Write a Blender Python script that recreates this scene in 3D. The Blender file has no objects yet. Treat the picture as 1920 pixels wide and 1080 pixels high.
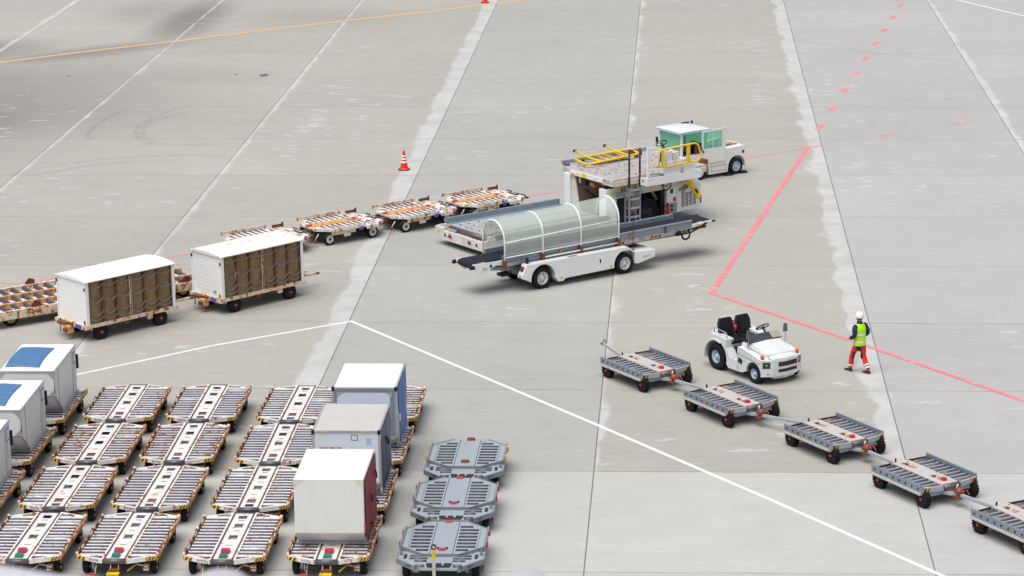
import bpy, bmesh, math, random
from mathutils import Vector, Matrix, noise as mnoise
random.seed(11)
D = bpy.data
SC = bpy.context.scene
COL = SC.collection
R = math.radians
PI = math.pi

# ------------------------------------------------------------------ mesh collector
class MB:
    """collects shapes and links them as ONE mesh object (several material slots allowed)"""
    def __init__(s):
        s.v, s.f, s.m, s.sm, s.mats = [], [], [], [], []
    def _mi(s, mat):
        if mat not in s.mats: s.mats.append(mat)
        return s.mats.index(mat)
    def add(s, vs, fs, mat, smooth=False, M=None):
        b = len(s.v); k = s._mi(mat)
        s.v += [tuple(M @ Vector(p)) if M else tuple(p) for p in vs]
        for f in fs:
            s.f.append([b + i for i in f]); s.m.append(k); s.sm.append(smooth)
        return s
    def box(s, x0, x1, y0, y1, z0, z1, mat, M=None, top=0.0):
        t = top
        vs = [(x0,y0,z0),(x1,y0,z0),(x1,y1,z0),(x0,y1,z0),(x0+t,y0+t,z1),(x1-t,y0+t,z1),(x1-t,y1-t,z1),(x0+t,y1-t,z1)]
        return s.add(vs, [(3,2,1,0),(4,5,6,7),(0,1,5,4),(1,2,6,5),(2,3,7,6),(3,0,4,7)], mat, False, M)
    def cb(s, c, d, mat, M=None):
        return s.box(c[0]-d[0]/2,c[0]+d[0]/2,c[1]-d[1]/2,c[1]+d[1]/2,c[2]-d[2]/2,c[2]+d[2]/2,mat,M)
    def prism(s, poly, axis, a, b, mat, smooth=False, M=None):
        """poly: list of 2d points in the plane across axis; axis x:(y,z) y:(x,z) z:(x,y)"""
        def p3(p, t):
            return {'x':(t,p[0],p[1]),'y':(p[0],t,p[1]),'z':(p[0],p[1],t)}[axis]
        n = len(poly)
        area = sum(poly[i][0]*poly[(i+1)%n][1]-poly[(i+1)%n][0]*poly[i][1] for i in range(n))
        if (area < 0) != (axis == 'y'): poly = poly[::-1]
        vs = [p3(p,a) for p in poly]+[p3(p,b) for p in poly]
        fs = [tuple(range(n))[::-1], tuple(range(n,2*n))]
        b0 = len(s.v)
        s.add(vs, fs, mat, False, M)
        k = s._mi(mat)
        for i in range(n):
            j=(i+1)%n
            s.f.append([b0+i,b0+j,b0+n+j,b0+n+i]); s.m.append(k); s.sm.append(smooth)
        return s
    def cyl(s, p0, p1, r, mat, n=10, r1=None, cap=True, M=None):
        p0, p1 = Vector(p0), Vector(p1); r1 = r if r1 is None else r1
        d = (p1-p0).normalized()
        u = d.orthogonal().normalized(); w = d.cross(u)
        vs=[]
        for p, rr in ((p0,r),(p1,r1)):
            for i in range(n):
                a = 2*PI*i/n
                vs.append(p + u*math.cos(a)*rr + w*math.sin(a)*rr)
        s.add(vs, [(i,(i+1)%n,n+(i+1)%n,n+i) for i in range(n)], mat, True, M)
        if cap:
            b=len(s.v)-2*n; k=s._mi(mat)
            s.f.append([b+i for i in range(n)][::-1]); s.m.append(k); s.sm.append(False)
            s.f.append([b+n+i for i in range(n)]); s.m.append(k); s.sm.append(False)
        return s
    def tube(s, pts, r, mat, n=6, closed=False):
        pts=[Vector(p) for p in pts]; N=len(pts); vs=[]; u=None
        for i,p in enumerate(pts):
            a = pts[(i-1)%N] if closed or i>0 else p
            b = pts[(i+1)%N] if closed or i<N-1 else p
            d=(b-a).normalized()
            if u is None: u=d.orthogonal().normalized()
            u=(u-d*u.dot(d)); u = u.normalized() if u.length>1e-6 else d.orthogonal().normalized()
            w=d.cross(u)
            vs+=[p+u*math.cos(2*PI*k/n)*r+w*math.sin(2*PI*k/n)*r for k in range(n)]
        fs=[]
        for i in range(N if closed else N-1):
            a=i*n; b=((i+1)%N)*n
            fs+=[(a+k,a+(k+1)%n,b+(k+1)%n,b+k) for k in range(n)]
        if not closed: fs+=[tuple(range(n))[::-1], tuple(range((N-1)*n,N*n))]
        return s.add(vs,fs,mat,True)
    def lathe(s, prof, mat, axis='y', n=24, c=(0,0,0), M=None, smooth=True):
        """prof: list of (radius, offset along axis)"""
        vs=[]; c=Vector(c)
        for r,t in prof:
            for i in range(n):
                a=2*PI*i/n; x,z=r*math.cos(a),r*math.sin(a)
                vs.append(c+Vector({'y':(x,t,z),'z':(x,z,t),'x':(t,x,z)}[axis]))
        fs=[]
        for k in range(len(prof)-1):
            for i in range(n):
                j=(i+1)%n
                q=(k*n+i,k*n+j,(k+1)*n+j,(k+1)*n+i)
                fs.append(q if axis!='y' else q[::-1])
        return s.add(vs,fs,mat,smooth,M)
    def sheet(s, P, mat, smooth=True):
        """P: grid of points [rows][cols]"""
        nr,nc=len(P),len(P[0]); vs=[p for r in P for p in r]
        return s.add(vs,[(i*nc+j,i*nc+j+1,(i+1)*nc+j+1,(i+1)*nc+j) for i in range(nr-1) for j in range(nc-1)],mat,smooth)
    def mesh(s, name):
        me = D.meshes.new(name); me.from_pydata(s.v,[],s.f)
        for m in s.mats: me.materials.append(m)
        me.polygons.foreach_set('material_index', s.m); me.polygons.foreach_set('use_smooth', s.sm)
        me.update(); return me
    def build(s, name, parent=None, loc=(0,0,0), rot=(0,0,0), bevel=0, label=None):
        return inst(name, s.mesh(name), parent, loc, rot, bevel, label)

def inst(name, me, parent=None, loc=(0,0,0), rot=(0,0,0), bevel=0, label=None):
    o = D.objects.new(name, me); COL.objects.link(o)
    o.location=loc; o.rotation_euler=rot
    if parent: o.parent=parent
    if bevel:
        b=o.modifiers.new('bevel','BEVEL'); b.width=bevel; b.segments=2; b.limit_method='ANGLE'; b.angle_limit=R(35)
        b.harden_normals=False
    if label: o['label']=label
    return o

def thing(name, label, cat, loc=(0,0,0), rotz=0, group=None):
    o = D.objects.new(name, None); COL.objects.link(o)
    o.empty_display_size=.3; o.location=loc; o.rotation_euler=(0,0,rotz)
    tag(o,label,cat,group); return o
def tag(o,label,cat,group=None):
    o['label']=label; o['category']=cat; o['kind']='thing'
    if group: o['group']=group
    return o
def struct(o):
    o['kind']='structure'; return o
def copy_tree(o, parent=None):
    c=o.copy(); COL.objects.link(c)
    if parent: c.parent=parent
    for ch in list(o.children): copy_tree(ch,c)
    return c
def dup(root, loc, rotz, label):
    c=copy_tree(root); c.location=loc; c.rotation_euler=(0,0,rotz); c['label']=label; return c
def arc(cx,cz,r,a0,a1,n):
    return [(cx+r*math.cos(R(a0+(a1-a0)*i/n)), cz+r*math.sin(R(a0+(a1-a0)*i/n))) for i in range(n+1)]
def offs(p,q,w):
    """quad outline of a strip from p to q, half width w"""
    d=(Vector(q)-Vector(p)).normalized(); n=Vector((-d.y,d.x))*w
    return [tuple(Vector(p)+n),tuple(Vector(p)-n),tuple(Vector(q)-n),tuple(Vector(q)+n)]

# ------------------------------------------------------------------ node helpers
class NT:
    def __init__(s, name):
        s.mat=D.materials.new(name); s.mat.use_nodes=True; s.t=s.mat.node_tree; s.t.nodes.clear()
        s.out=s.t.nodes.new('ShaderNodeOutputMaterial')
        s.b=s.t.nodes.new('ShaderNodeBsdfPrincipled'); s.t.links.new(s.b.outputs[0], s.out.inputs['Surface'])
    def n(s, typ, **kw):
        nd=s.t.nodes.new('ShaderNode'+typ)
        for k,v in kw.items(): setattr(nd,k,v)
        return nd
    def put(s, sock, val):
        if val is None: return
        if hasattr(val,'is_output') or isinstance(val,bpy.types.NodeSocket): s.t.links.new(val,sock)
        else:
            if sock.type=='RGBA' and len(val)==3: val=(*val,1)
            sock.default_value=val
    def math(s, op, a, b=None, c=None, clamp=False):
        nd=s.n('Math',operation=op,use_clamp=clamp)
        for i,v in enumerate((a,b,c)):
            if v is not None: s.put(nd.inputs[i],v)
        return nd.outputs[0]
    def mix(s, fac, a, b, blend='MIX'):
        nd=s.n('Mix',data_type='RGBA',blend_type=blend)
        s.put(nd.inputs[0],fac); s.put(nd.inputs[6],a); s.put(nd.inputs[7],b)
        return nd.outputs[2]
    def ramp(s, v, lo, hi, interp='LINEAR'):
        nd=s.n('MapRange',clamp=True,interpolation_type=interp)
        s.put(nd.inputs[0],v); nd.inputs[1].default_value=lo; nd.inputs[2].default_value=hi
        return nd.outputs[0]
    def noise(s, vec, scale, detail=4, rough=.6, dist=0):
        nd=s.n('TexNoise'); s.put(nd.inputs['Vector'],vec)
        nd.inputs['Scale'].default_value=scale; nd.inputs['Detail'].default_value=detail
        nd.inputs['Roughness'].default_value=rough; nd.inputs['Distortion'].default_value=dist
        return nd.outputs[0]
    def mapv(s, vec, sc=(1,1,1), loc=(0,0,0), rot=(0,0,0)):
        nd=s.n('Mapping'); s.put(nd.inputs[0],vec); nd.inputs['Scale'].default_value=sc; nd.inputs['Location'].default_value=loc; nd.inputs['Rotation'].default_value=rot
        return nd.outputs[0]
    def obj(s):
        """object coordinates shifted by a random amount for each object"""
        tc=s.n('TexCoord'); oi=s.n('ObjectInfo')
        r=s.math('MULTIPLY',oi.outputs['Random'],53.0)
        cx=s.n('CombineXYZ'); s.put(cx.inputs[0],r); s.put(cx.inputs[1],r); s.put(cx.inputs[2],r)
        va=s.n('VectorMath',operation='ADD'); s.put(va.inputs[0],tc.outputs['Object']); s.put(va.inputs[1],cx.outputs[0])
        return va.outputs[0], oi.outputs['Random']

def paint(name, col, rough=.45, metal=0.0, dirt=.25, rust=0.0, dirtcol=(.16,.12,.08), rustcol=(.20,.062,.018), halo=(.62,.36,.16), scale=1.0, coat=0.0, spec=.5, bump=0.0, streak=0.0):
    t=NT(name); vec,rnd=t.obj()
    n1=t.noise(vec,2.3*scale,6,.65); n2=t.noise(vec,17*scale,5,.7)
    d=t.math('MULTIPLY',t.ramp(n1,.42,.78),t.ramp(n2,.25,.75)); d=t.math('MULTIPLY',d,dirt)
    c=t.mix(d,col,dirtcol)
    if streak:
        sv=t.mapv(vec,(9*scale,9*scale,.7*scale)); ns=t.noise(sv,1.0,3,.6)
        c=t.mix(t.math('MULTIPLY',t.ramp(ns,.5,.8),streak),c,dirtcol)
    rg=rough
    if rust>0:
        n3=t.noise(vec,5.5*scale,9,.72,.3)
        lo=.66-.30*rust
        m=t.ramp(n3,lo,lo+.03); h=t.ramp(n3,lo-.10,lo+.01)
        n4=t.noise(vec,14*scale,4,.6)
        rc=t.mix(t.ramp(n4,.3,.7),rustcol,tuple(min(1,x*2.1) for x in rustcol))
        c=t.mix(t.math('MULTIPLY',h,.55),c,halo); c=t.mix(m,c,rc)
        rg=t.math('MULTIPLY_ADD',m,.4,rough)
        t.put(t.b.inputs['Metallic'],t.math('MULTIPLY',t.math('SUBTRACT',1.0,m),metal))
    else: t.b.inputs['Metallic'].default_value=metal
    v=t.math('MULTIPLY_ADD',n2,.10,.95)
    hs=t.n('HueSaturation'); t.put(hs.inputs['Value'],v); t.put(hs.inputs['Color'],c)
    t.put(t.b.inputs['Base Color'],hs.outputs[0]); t.put(t.b.inputs['Roughness'],rg)
    t.b.inputs['Coat Weight'].default_value=coat; t.b.inputs['Specular IOR Level'].default_value=spec
    if bump:
        bp=t.n('Bump'); bp.inputs['Strength'].default_value=bump; bp.inputs['Distance'].default_value=.01
        t.put(bp.inputs['Height'],n2); t.put(t.b.inputs['Normal'],bp.outputs[0])
    return t.mat
def glass(name, col, alpha=.5, rough=.05, trans=True):
    t=NT(name); vec,_=t.obj()
    n=t.noise(vec,3,4,.6)
    tr=t.n('BsdfTransparent'); tr.inputs[0].default_value=(*col,1)
    gl=t.n('BsdfPrincipled'); t.put(gl.inputs['Base Color'],col); gl.inputs['Roughness'].default_value=rough
    mx=t.n('MixShader'); t.put(mx.inputs[0],t.math('MULTIPLY_ADD',n,.05,alpha-.025)); t.t.links.new(tr.outputs[0],mx.inputs[1]); t.t.links.new(gl.outputs[0],mx.inputs[2])
    t.t.links.new(mx.outputs[0],t.out.inputs['Surface']); return t.mat

W=(.72,.72,.70)
M={}
def mk(k,*a,**kw): M[k]=paint(k,*a,**kw)
mk('white_paint',(.76,.77,.78),rough=.35,dirt=.18,coat=.15)
mk('clean_white',(.80,.80,.79),rough=.4,dirt=.16,streak=.05)
mk('grimy_white',(.66,.65,.60),rough=.45,dirt=.5,rust=.12,streak=.25)
mk('tug_white',(.76,.75,.71),rough=.38,dirt=.2,rust=0,coat=.1,streak=.12)
mk('tractor_white',(.65,.69,.69),rough=.33,dirt=.25,streak=.12,rust=0,coat=.25)
mk('rusty_white',(.76,.75,.74),rough=.5,dirt=.25,rust=.33,scale=1.0,bump=.1)
mk('chipped_white',(.76,.76,.76),rough=.5,dirt=.15,rust=.20,scale=1.5,bump=.1)
mk('plate_white',(.68,.69,.68),rough=.45,dirt=.35,rust=.12,dirtcol=(.3,.28,.25))
mk('rusty_orange',(.62,.37,.16),rough=.6,dirt=.35,rust=.5,rustcol=(.24,.085,.03),halo=(.7,.35,.1),scale=1.4)
mk('rusty_cream',(.70,.62,.50),rough=.55,dirt=.3,rust=.42,halo=(.68,.36,.12),scale=1.3)
mk('rust',(.17,.058,.022),rough=.85,dirt=.5,dirtcol=(.05,.03,.02),scale=2)
mk('pit_rust',(.16,.075,.05),rough=.85,dirt=.6,scale=2)
mk('steel_roller',(.075,.07,.10),rough=.6,metal=.0,spec=.35,dirt=.35,dirtcol=(.10,.075,.06),scale=1.6)
mk('dark_roller',(.11,.11,.125),rough=.4,metal=.4,dirt=.4,scale=1.5)
mk('brown_roller',(.13,.115,.11),rough=.5,metal=.35,dirt=.6,rust=.12,dirtcol=(.14,.085,.05),scale=1.6)
mk('galvanised',(.36,.40,.44),rough=.42,metal=.35,dirt=.35,dirtcol=(.18,.15,.12))
mk('blue_steel',(.21,.27,.325),rough=.42,metal=.25,dirt=.4,rust=.05,dirtcol=(.14,.11,.09))
mk('blue_grey_paint',(.33,.39,.47),rough=.42,dirt=.45,rust=.18,dirtcol=(.17,.12,.09))
mk('light_blue_grey',(.34,.395,.46),rough=.45,dirt=.4,rust=.12,dirtcol=(.2,.14,.1))
mk('grey_deck',(.345,.39,.42),rough=.42,dirt=.25,metal=.15,dirtcol=(.2,.18,.16))
mk('grey_deck_dark',(.19,.215,.235),rough=.5,dirt=.3)
mk('pale_plate',(.47,.46,.45),rough=.6,dirt=.4,rust=.16,dirtcol=(.25,.18,.13))
mk('black_plastic',(.010,.010,.013),rough=.5,dirt=.2,dirtcol=(.05,.045,.04),spec=.3)
mk('dark_metal',(.022,.022,.026),rough=.6,metal=.2,dirt=.35,dirtcol=(.08,.06,.05))
mk('rubber',(.009,.009,.012),rough=.8,dirt=.35,dirtcol=(.03,.027,.025),scale=2,spec=.25)
mk('belt_rubber',(.013,.015,.023),rough=.75,dirt=.2,dirtcol=(.04,.036,.034),spec=.25)
mk('rim_white',(.66,.65,.60),rough=.45,dirt=.4,rust=.1)
mk('rim_blue',(.42,.53,.66),rough=.4,dirt=.25)
mk('rim_cream',(.64,.52,.32),rough=.55,dirt=.35,rust=.2)
mk('rim_red',(.42,.045,.03),rough=.5,dirt=.45)
mk('rim_silver',(.62,.63,.64),rough=.35,metal=.35,dirt=.2)
mk('yellow',(.80,.52,.012),rough=.4,dirt=.2)
mk('tape_yellow',(.78,.45,.02),rough=.5,dirt=.25)
mk('ochre',(.62,.42,.16),rough=.5,dirt=.4)
mk('cream',(.66,.60,.47),rough=.5,dirt=.4,rust=.1)
mk('tan',(.36,.29,.21),rough=.6,dirt=.5,rust=.2)
mk('red',(.55,.02,.018),rough=.4,dirt=.15)
mk('faded_red',(.38,.075,.045),rough=.55,dirt=.3)
mk('pink_red',(.46,.04,.075),rough=.45,dirt=.15)
mk('maroon',(.16,.03,.03),rough=.6,dirt=.3)
mk('green',(.01,.22,.14),rough=.4,dirt=.2)
mk('lime',(.10,.62,.02),rough=.5,dirt=.1)
mk('plate_blue',(.05,.09,.48),rough=.4,dirt=.2)
mk('orange_lens',(.72,.16,.01),rough=.25,dirt=.1)
mk('red_lens',(.45,.01,.012),rough=.2,dirt=.1)
mk('clear_lens',(.55,.57,.58),rough=.15,dirt=.1)
mk('dark_lens',(.03,.035,.04),rough=.12,dirt=.05)
mk('vinyl',(.007,.008,.012),rough=.42,dirt=.1,dirtcol=(.03,.03,.03),spec=.35)
mk('curtain',(.215,.145,.072),rough=.8,dirt=1.0,dirtcol=(.06,.043,.03),scale=1.7,streak=.75,bump=.2)
mk('chain',(.26,.255,.25),rough=.5,metal=.5,dirt=.3)
mk('uld_white',(.74,.74,.72),rough=.5,dirt=.12)
mk('uld_cream',(.69,.695,.665),rough=.6,dirt=.25,streak=.22,dirtcol=(.50,.45,.30))
mk('uld_grey_top',(.50,.48,.46),rough=.6,dirt=.5,dirtcol=(.30,.26,.22),scale=.8)
mk('uld_pale_blue',(.58,.66,.74),rough=.5,dirt=.1)
mk('uld_blue_wall',(.66,.70,.75),rough=.5,dirt=.12)
mk('alu',(.50,.51,.53),rough=.4,metal=.5,dirt=.25)
mk('alu_dark',(.27,.30,.33),rough=.45,metal=.4,dirt=.3)
mk('curtain_blue',(.012,.13,.46),rough=.5,dirt=.12,dirtcol=(.01,.04,.15))
mk('curtain_navy',(.008,.035,.09),rough=.42,dirt=.4,dirtcol=(.02,.07,.14),scale=1.5)
mk('curtain_red',(.26,.018,.035),rough=.65,dirt=.3,dirtcol=(.10,.012,.02))
mk('tarp_blue',(.045,.15,.34),rough=.45,dirt=.9,dirtcol=(.16,.25,.38),scale=2,streak=.5)
mk('cone_red',(.72,.022,.008),rough=.5,dirt=.1)
mk('cone_white',(.85,.85,.85),rough=.4,dirt=.08)
mk('vest',(.42,.82,.0),rough=.7,dirt=.06,dirtcol=(.25,.5,.0))
mk('silver_tape',(.72,.74,.74),rough=.35,dirt=.05)
mk('navy_cloth',(.006,.013,.055),rough=.8,dirt=.2)
mk('red_cloth',(.74,.022,.016),rough=.75,dirt=.12)
mk('skin',(.45,.27,.19),rough=.6,dirt=.1)
mk('hair',(.06,.022,.012),rough=.7,dirt=.1)
mk('shoe',(.02,.02,.022),rough=.5,dirt=.2)
mk('line_white',(.74,.74,.74),rough=.7,dirt=.5,rust=.13,rustcol=(.36,.35,.33),halo=(.55,.54,.52),dirtcol=(.40,.39,.37),scale=.5,spec=.2)
mk('line_red',(.70,.20,.22),rough=.7,dirt=.7,rust=.20,rustcol=(.34,.28,.27),halo=(.60,.30,.30),dirtcol=(.42,.20,.20),scale=.5,spec=.2)
mk('line_orange',(.66,.36,.15),rough=.7,dirt=.6,dirtcol=(.42,.33,.26),rust=.28,rustcol=(.32,.27,.22),halo=(.55,.42,.28),scale=.4,spec=.2)
mk('railing_white',(.44,.44,.455),rough=.5,dirt=.1)
mk('railing_grey',(.50,.51,.55),rough=.5,dirt=.1)
M['tug_glass']=glass('tug_glass',(.50,.86,.73),alpha=.30,rough=.05)
M['canopy_plastic']=glass('canopy_plastic',(.80,.87,.80),alpha=.34,rough=.10)
M['windscreen']=glass('windscreen',(.55,.62,.60),alpha=.35,rough=.08)

def text(txt, size, mat, name, parent, loc, rot, depth=.002):
    cu=D.curves.new(name,'FONT'); cu.body=txt; cu.size=size; cu.align_x='CENTER'; cu.align_y='CENTER'; cu.extrude=depth
    o=D.objects.new(name,cu); COL.objects.link(o)
    dg=bpy.context.evaluated_depsgraph_get(); me=D.meshes.new_from_object(o.evaluated_get(dg))
    D.objects.remove(o); me.materials.clear(); me.materials.append(mat)
    return inst(name,me,parent,loc,rot)

# ------------------------------------------------------------------ shared wheel meshes
def tyre_mesh(r,w,rr,name='wheel'):
    h=w/2; k=min(.03,w*.2); m=MB()
    m.lathe([(rr,-h*.80),(rr*1.02,-h),(r-k*1.2,-h),(r-k*.25,-h+k*.5),(r,-h+k),(r,h-k),(r-k*.25,h-k*.5),(r-k*1.2,h),(rr*1.02,h),(rr,h*.80)],M['rubber'],n=28)
    return m
def wheels(root, spots, r, w, rr, rim, hub=None, tread=False, bolts=True, hubr=.3, turn=0):
    t=tyre_mesh(r,w,rr)
    if tread:
        for i in range(18):
            a=2*PI*i/18
            t.cb((0,0,0),(.045,w*.9,.03),M['rubber'],Matrix.Rotation(a,4,'Y')@Matrix.Translation((0,0,r-.003)))
    tm=t.mesh('tyre')
    rm=MB(); h=w/2
    rm.lathe([(rr*1.0,-h*.82),(rr*.9,-h*.9),(rr*.84,-h*.45),(rr*.5,-h*.30),(rr*.42,-h*.62),(.001,-h*.66)],rim,n=24)
    rm.lathe([(.001,h*.66),(rr*.42,h*.62),(rr*.5,h*.30),(rr*.84,h*.45),(rr*.9,h*.9),(rr*1.0,h*.82)],rim,n=24)
    for sgn in (-1,1):
        if hub: rm.cyl((0,sgn*h*.55,0),(0,sgn*(h*.55+.05),0),rr*hubr,hub,n=10)
        if bolts:
            for i in range(6):
                a=2*PI*i/6
                rm.cyl((rr*.63*math.cos(a),sgn*h*.30,rr*.63*math.sin(a)),(rr*.63*math.cos(a),sgn*(h*.48),rr*.63*math.sin(a)),rr*.075,M['dark_metal'],n=6)
    rmm=rm.mesh('rim')
    for p in spots:
        wo=inst('wheel',tm,root,p,(0,0,turn)); inst('rim',rmm,wo)
# ------------------------------------------------------------------ ground
JX=[-31.65,-24.2,-16.77,-9.49,-1.98,5.5,12.98,20.45]
def concrete():
    t=NT('apron_concrete'); g=t.n('NewGeometry'); P=g.outputs['Position']
    sx=t.n('SeparateXYZ'); t.put(sx.inputs[0],P); X,Y=sx.outputs[0],sx.outputs[1]
    # which slab we stand on
    ci=None
    for j in JX:
        k=t.math('GREATER_THAN',X,j); ci=k if ci is None else t.math('ADD',ci,k)
    ry=t.math('DIVIDE',t.math('SUBTRACT',Y,51.2),6.6); ri=t.math('FLOOR',ry)
    cx=t.n('CombineXYZ'); t.put(cx.inputs[0],ci); t.put(cx.inputs[1],ri)
    wn=t.n('TexWhiteNoise',noise_dimensions='2D'); t.put(wn.inputs['Vector'],cx.outputs[0]); slab=wn.outputs['Value']
    wn2=t.n('TexWhiteNoise',noise_dimensions='1D'); t.put(wn2.inputs['W'],t.math('ADD',ci,3.0)); colr=wn2.outputs['Value']
    big=t.noise(P,.09,5,.6); mid=t.noise(P,.8,6,.65); fine=t.noise(P,9,6,.75)
    brush=t.noise(t.mapv(P,(.22,3.2,1)),1.3,6,.72); brush2=t.noise(t.mapv(P,(.8,14,1)),1.0,4,.65)
    A=(.362,.350,.314); Bc=(.357,.361,.354)
    # the lane between the third and fourth joints is a bluer pour, the right-hand lanes a paler one
    lane=t.math('MULTIPLY',t.math('GREATER_THAN',X,JX[3]),t.math('LESS_THAN',X,JX[4]))
    right=t.math('GREATER_THAN',X,JX[5])
    lane=t.math('MULTIPLY',lane,t.math('GREATER_THAN',Y,57.8))
    c=t.mix(t.math('ADD',t.math('MULTIPLY',lane,.45),t.math('MULTIPLY',right,.55)),A,Bc)
    c=t.mix(t.math('MULTIPLY',t.math('LESS_THAN',Y,57.8),.8),c,(.45,.445,.428))
    c=t.mix(t.math('MULTIPLY',right,.35),c,(.42,.413,.415))
    v=t.math('ADD',t.math('MULTIPLY_ADD',slab,.07,.955),t.math('MULTIPLY_ADD',big,.24,-.12))
    v=t.math('ADD',v,t.math('MULTIPLY_ADD',mid,.20,-.10)); v=t.math('ADD',v,t.math('MULTIPLY_ADD',brush,.16,-.08))
    v=t.math('ADD',v,t.math('MULTIPLY_ADD',brush2,.15,-.075)); v=t.math('ADD',v,t.math('MULTIPLY_ADD',fine,.34,-.17))
    hs=t.n('HueSaturation'); t.put(hs.inputs['Value'],v); t.put(hs.inputs['Color'],c); c=hs.outputs[0]
    # rubber stains along the orange line and soft dark patches on the left
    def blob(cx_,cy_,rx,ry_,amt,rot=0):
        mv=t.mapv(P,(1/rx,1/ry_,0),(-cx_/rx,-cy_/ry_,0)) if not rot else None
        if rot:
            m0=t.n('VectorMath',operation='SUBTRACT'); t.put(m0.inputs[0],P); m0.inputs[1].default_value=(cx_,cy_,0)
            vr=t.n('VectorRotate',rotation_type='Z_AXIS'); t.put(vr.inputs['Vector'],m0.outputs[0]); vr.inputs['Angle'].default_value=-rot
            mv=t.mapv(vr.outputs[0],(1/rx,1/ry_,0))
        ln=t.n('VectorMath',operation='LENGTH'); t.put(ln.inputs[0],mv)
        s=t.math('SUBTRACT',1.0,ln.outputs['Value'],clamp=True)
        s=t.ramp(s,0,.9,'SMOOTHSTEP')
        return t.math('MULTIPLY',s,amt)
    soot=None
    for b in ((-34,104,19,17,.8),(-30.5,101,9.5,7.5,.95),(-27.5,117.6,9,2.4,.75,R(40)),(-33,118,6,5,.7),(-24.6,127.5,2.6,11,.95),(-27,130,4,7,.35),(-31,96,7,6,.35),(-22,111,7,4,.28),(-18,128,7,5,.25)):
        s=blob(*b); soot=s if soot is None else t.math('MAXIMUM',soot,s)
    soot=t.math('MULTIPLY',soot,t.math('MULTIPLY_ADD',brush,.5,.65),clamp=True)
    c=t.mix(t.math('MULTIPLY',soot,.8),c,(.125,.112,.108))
    # pale lime bloom and patching along the joints
    def bloom(j,side,wid,amp,seed):
        nv=t.noise(t.mapv(P,(.9,.42,1),(seed*7.3,seed*3.1,0)),.9,4,.55)
        d=t.math('SUBTRACT',X,j)
        if side<0: d=t.math('MULTIPLY',d,-1.0)
        lim=t.math('MULTIPLY_ADD',t.math('SUBTRACT',nv,.5),amp*2,wid)
        a=t.ramp(t.math('SUBTRACT',lim,d),-.03,.12); b=t.math('GREATER_THAN',d,0.0)
        return t.math('MULTIPLY',a,b)
    bl=None
    for a in ((JX[3],-1,.70,.5,1),(JX[5],-1,.62,.75,2),(JX[4],1,.16,.6,3),(JX[2],1,.22,.30,4),(JX[6],1,.30,.42,5),(JX[1],1,.20,.26,6),(JX[0],-1,.35,.4,7),(JX[5],1,-.12,.7,8),(JX[6],-1,-.1,.5,9)):
        s=bloom(*a); bl=s if bl is None else t.math('MAXIMUM',bl,s)
    # short white scuffs, stretched across the lanes
    sc=t.noise(t.mapv(P,(.9,2.3,1)),1.1,6,.6); zone=t.noise(P,.13,3,.5)
    zb=None
    for b in ((-15.0,103,3.2,18,1.0),(7.2,94,4.5,9,1.0),(-.3,77,2.2,4.5,1.0),(-5.5,95,3.5,9,.5),(3,90,3,9,.6),(-13,69,3,4,.7),(-22,92,3,5,.5),(6.6,109,2.5,7,.7)):
        s=blob(*b); zb=s if zb is None else t.math('MAXIMUM',zb,s)
    sc=t.math('MULTIPLY_ADD',zb,.075,sc)
    sc=t.math('MULTIPLY',t.ramp(t.math('ADD',t.math('SUBTRACT',sc,t.math('MULTIPLY',t.math('LESS_THAN',Y,58),.06)),t.math('MULTIPLY',zone,.34)),.82,.86),.8)
    bl=t.math('MULTIPLY',bl,t.math('GREATER_THAN',Y,57.8)); bl=t.math('MULTIPLY',bl,t.math('MULTIPLY_ADD',t.ramp(mid,.3,.62),.40,.22)); bl=t.math('MAXIMUM',bl,t.math('MULTIPLY',sc,.6))
    c=t.mix(bl,c,(.56,.56,.57))
    # oil drips
    dr=t.noise(t.mapv(P,(1.0,1.6,1)),2.6,2,.5); c=t.mix(t.math('MULTIPLY',t.ramp(dr,.80,.83),.55),c,(.12,.11,.10))
    for b in ((-18.34,111.5,.30,.55,1),(-19.6,111.7,.12,.3,.6),(-27,111.3,.2,.3,.5),(-7.2,50.35,.05,.08,.8)):
        c=t.mix(t.math('MULTIPLY',t.ramp(blob(*b),.15,.5),.8),c,(.075,.07,.065))
    # sawn joints
    jm=None
    for j in JX:
        k=t.math('LESS_THAN',t.math('ABSOLUTE',t.math('SUBTRACT',X,j)),.015); jm=k if jm is None else t.math('MAXIMUM',jm,k)
    fr=t.math('FRACT',ry); e=t.math('MINIMUM',fr,t.math('SUBTRACT',1.0,fr)); k=t.math('LESS_THAN',e,.0038)
    jn=t.noise(P,.5,3,.6)
    c=t.mix(t.math('MULTIPLY',k,t.ramp(jn,.2,.7)),c,(.20,.19,.18))
    c=t.mix(t.math('MULTIPLY',jm,.85),c,(.11,.105,.105))
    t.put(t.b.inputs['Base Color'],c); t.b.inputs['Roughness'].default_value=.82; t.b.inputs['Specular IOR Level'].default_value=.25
    bp=t.n('Bump'); bp.inputs['Strength'].default_value=.25; bp.inputs['Distance'].default_value=.01; t.put(bp.inputs['Height'],t.math('ADD',fine,brush2)); t.put(t.b.inputs['Normal'],bp.outputs[0])
    return t.mat
g=MB(); g.add([(-400,-60,0),(400,-60,0),(400,900,0),(-400,900,0)],[(0,1,2,3)],concrete()); struct(g.build('ground'))

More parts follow.
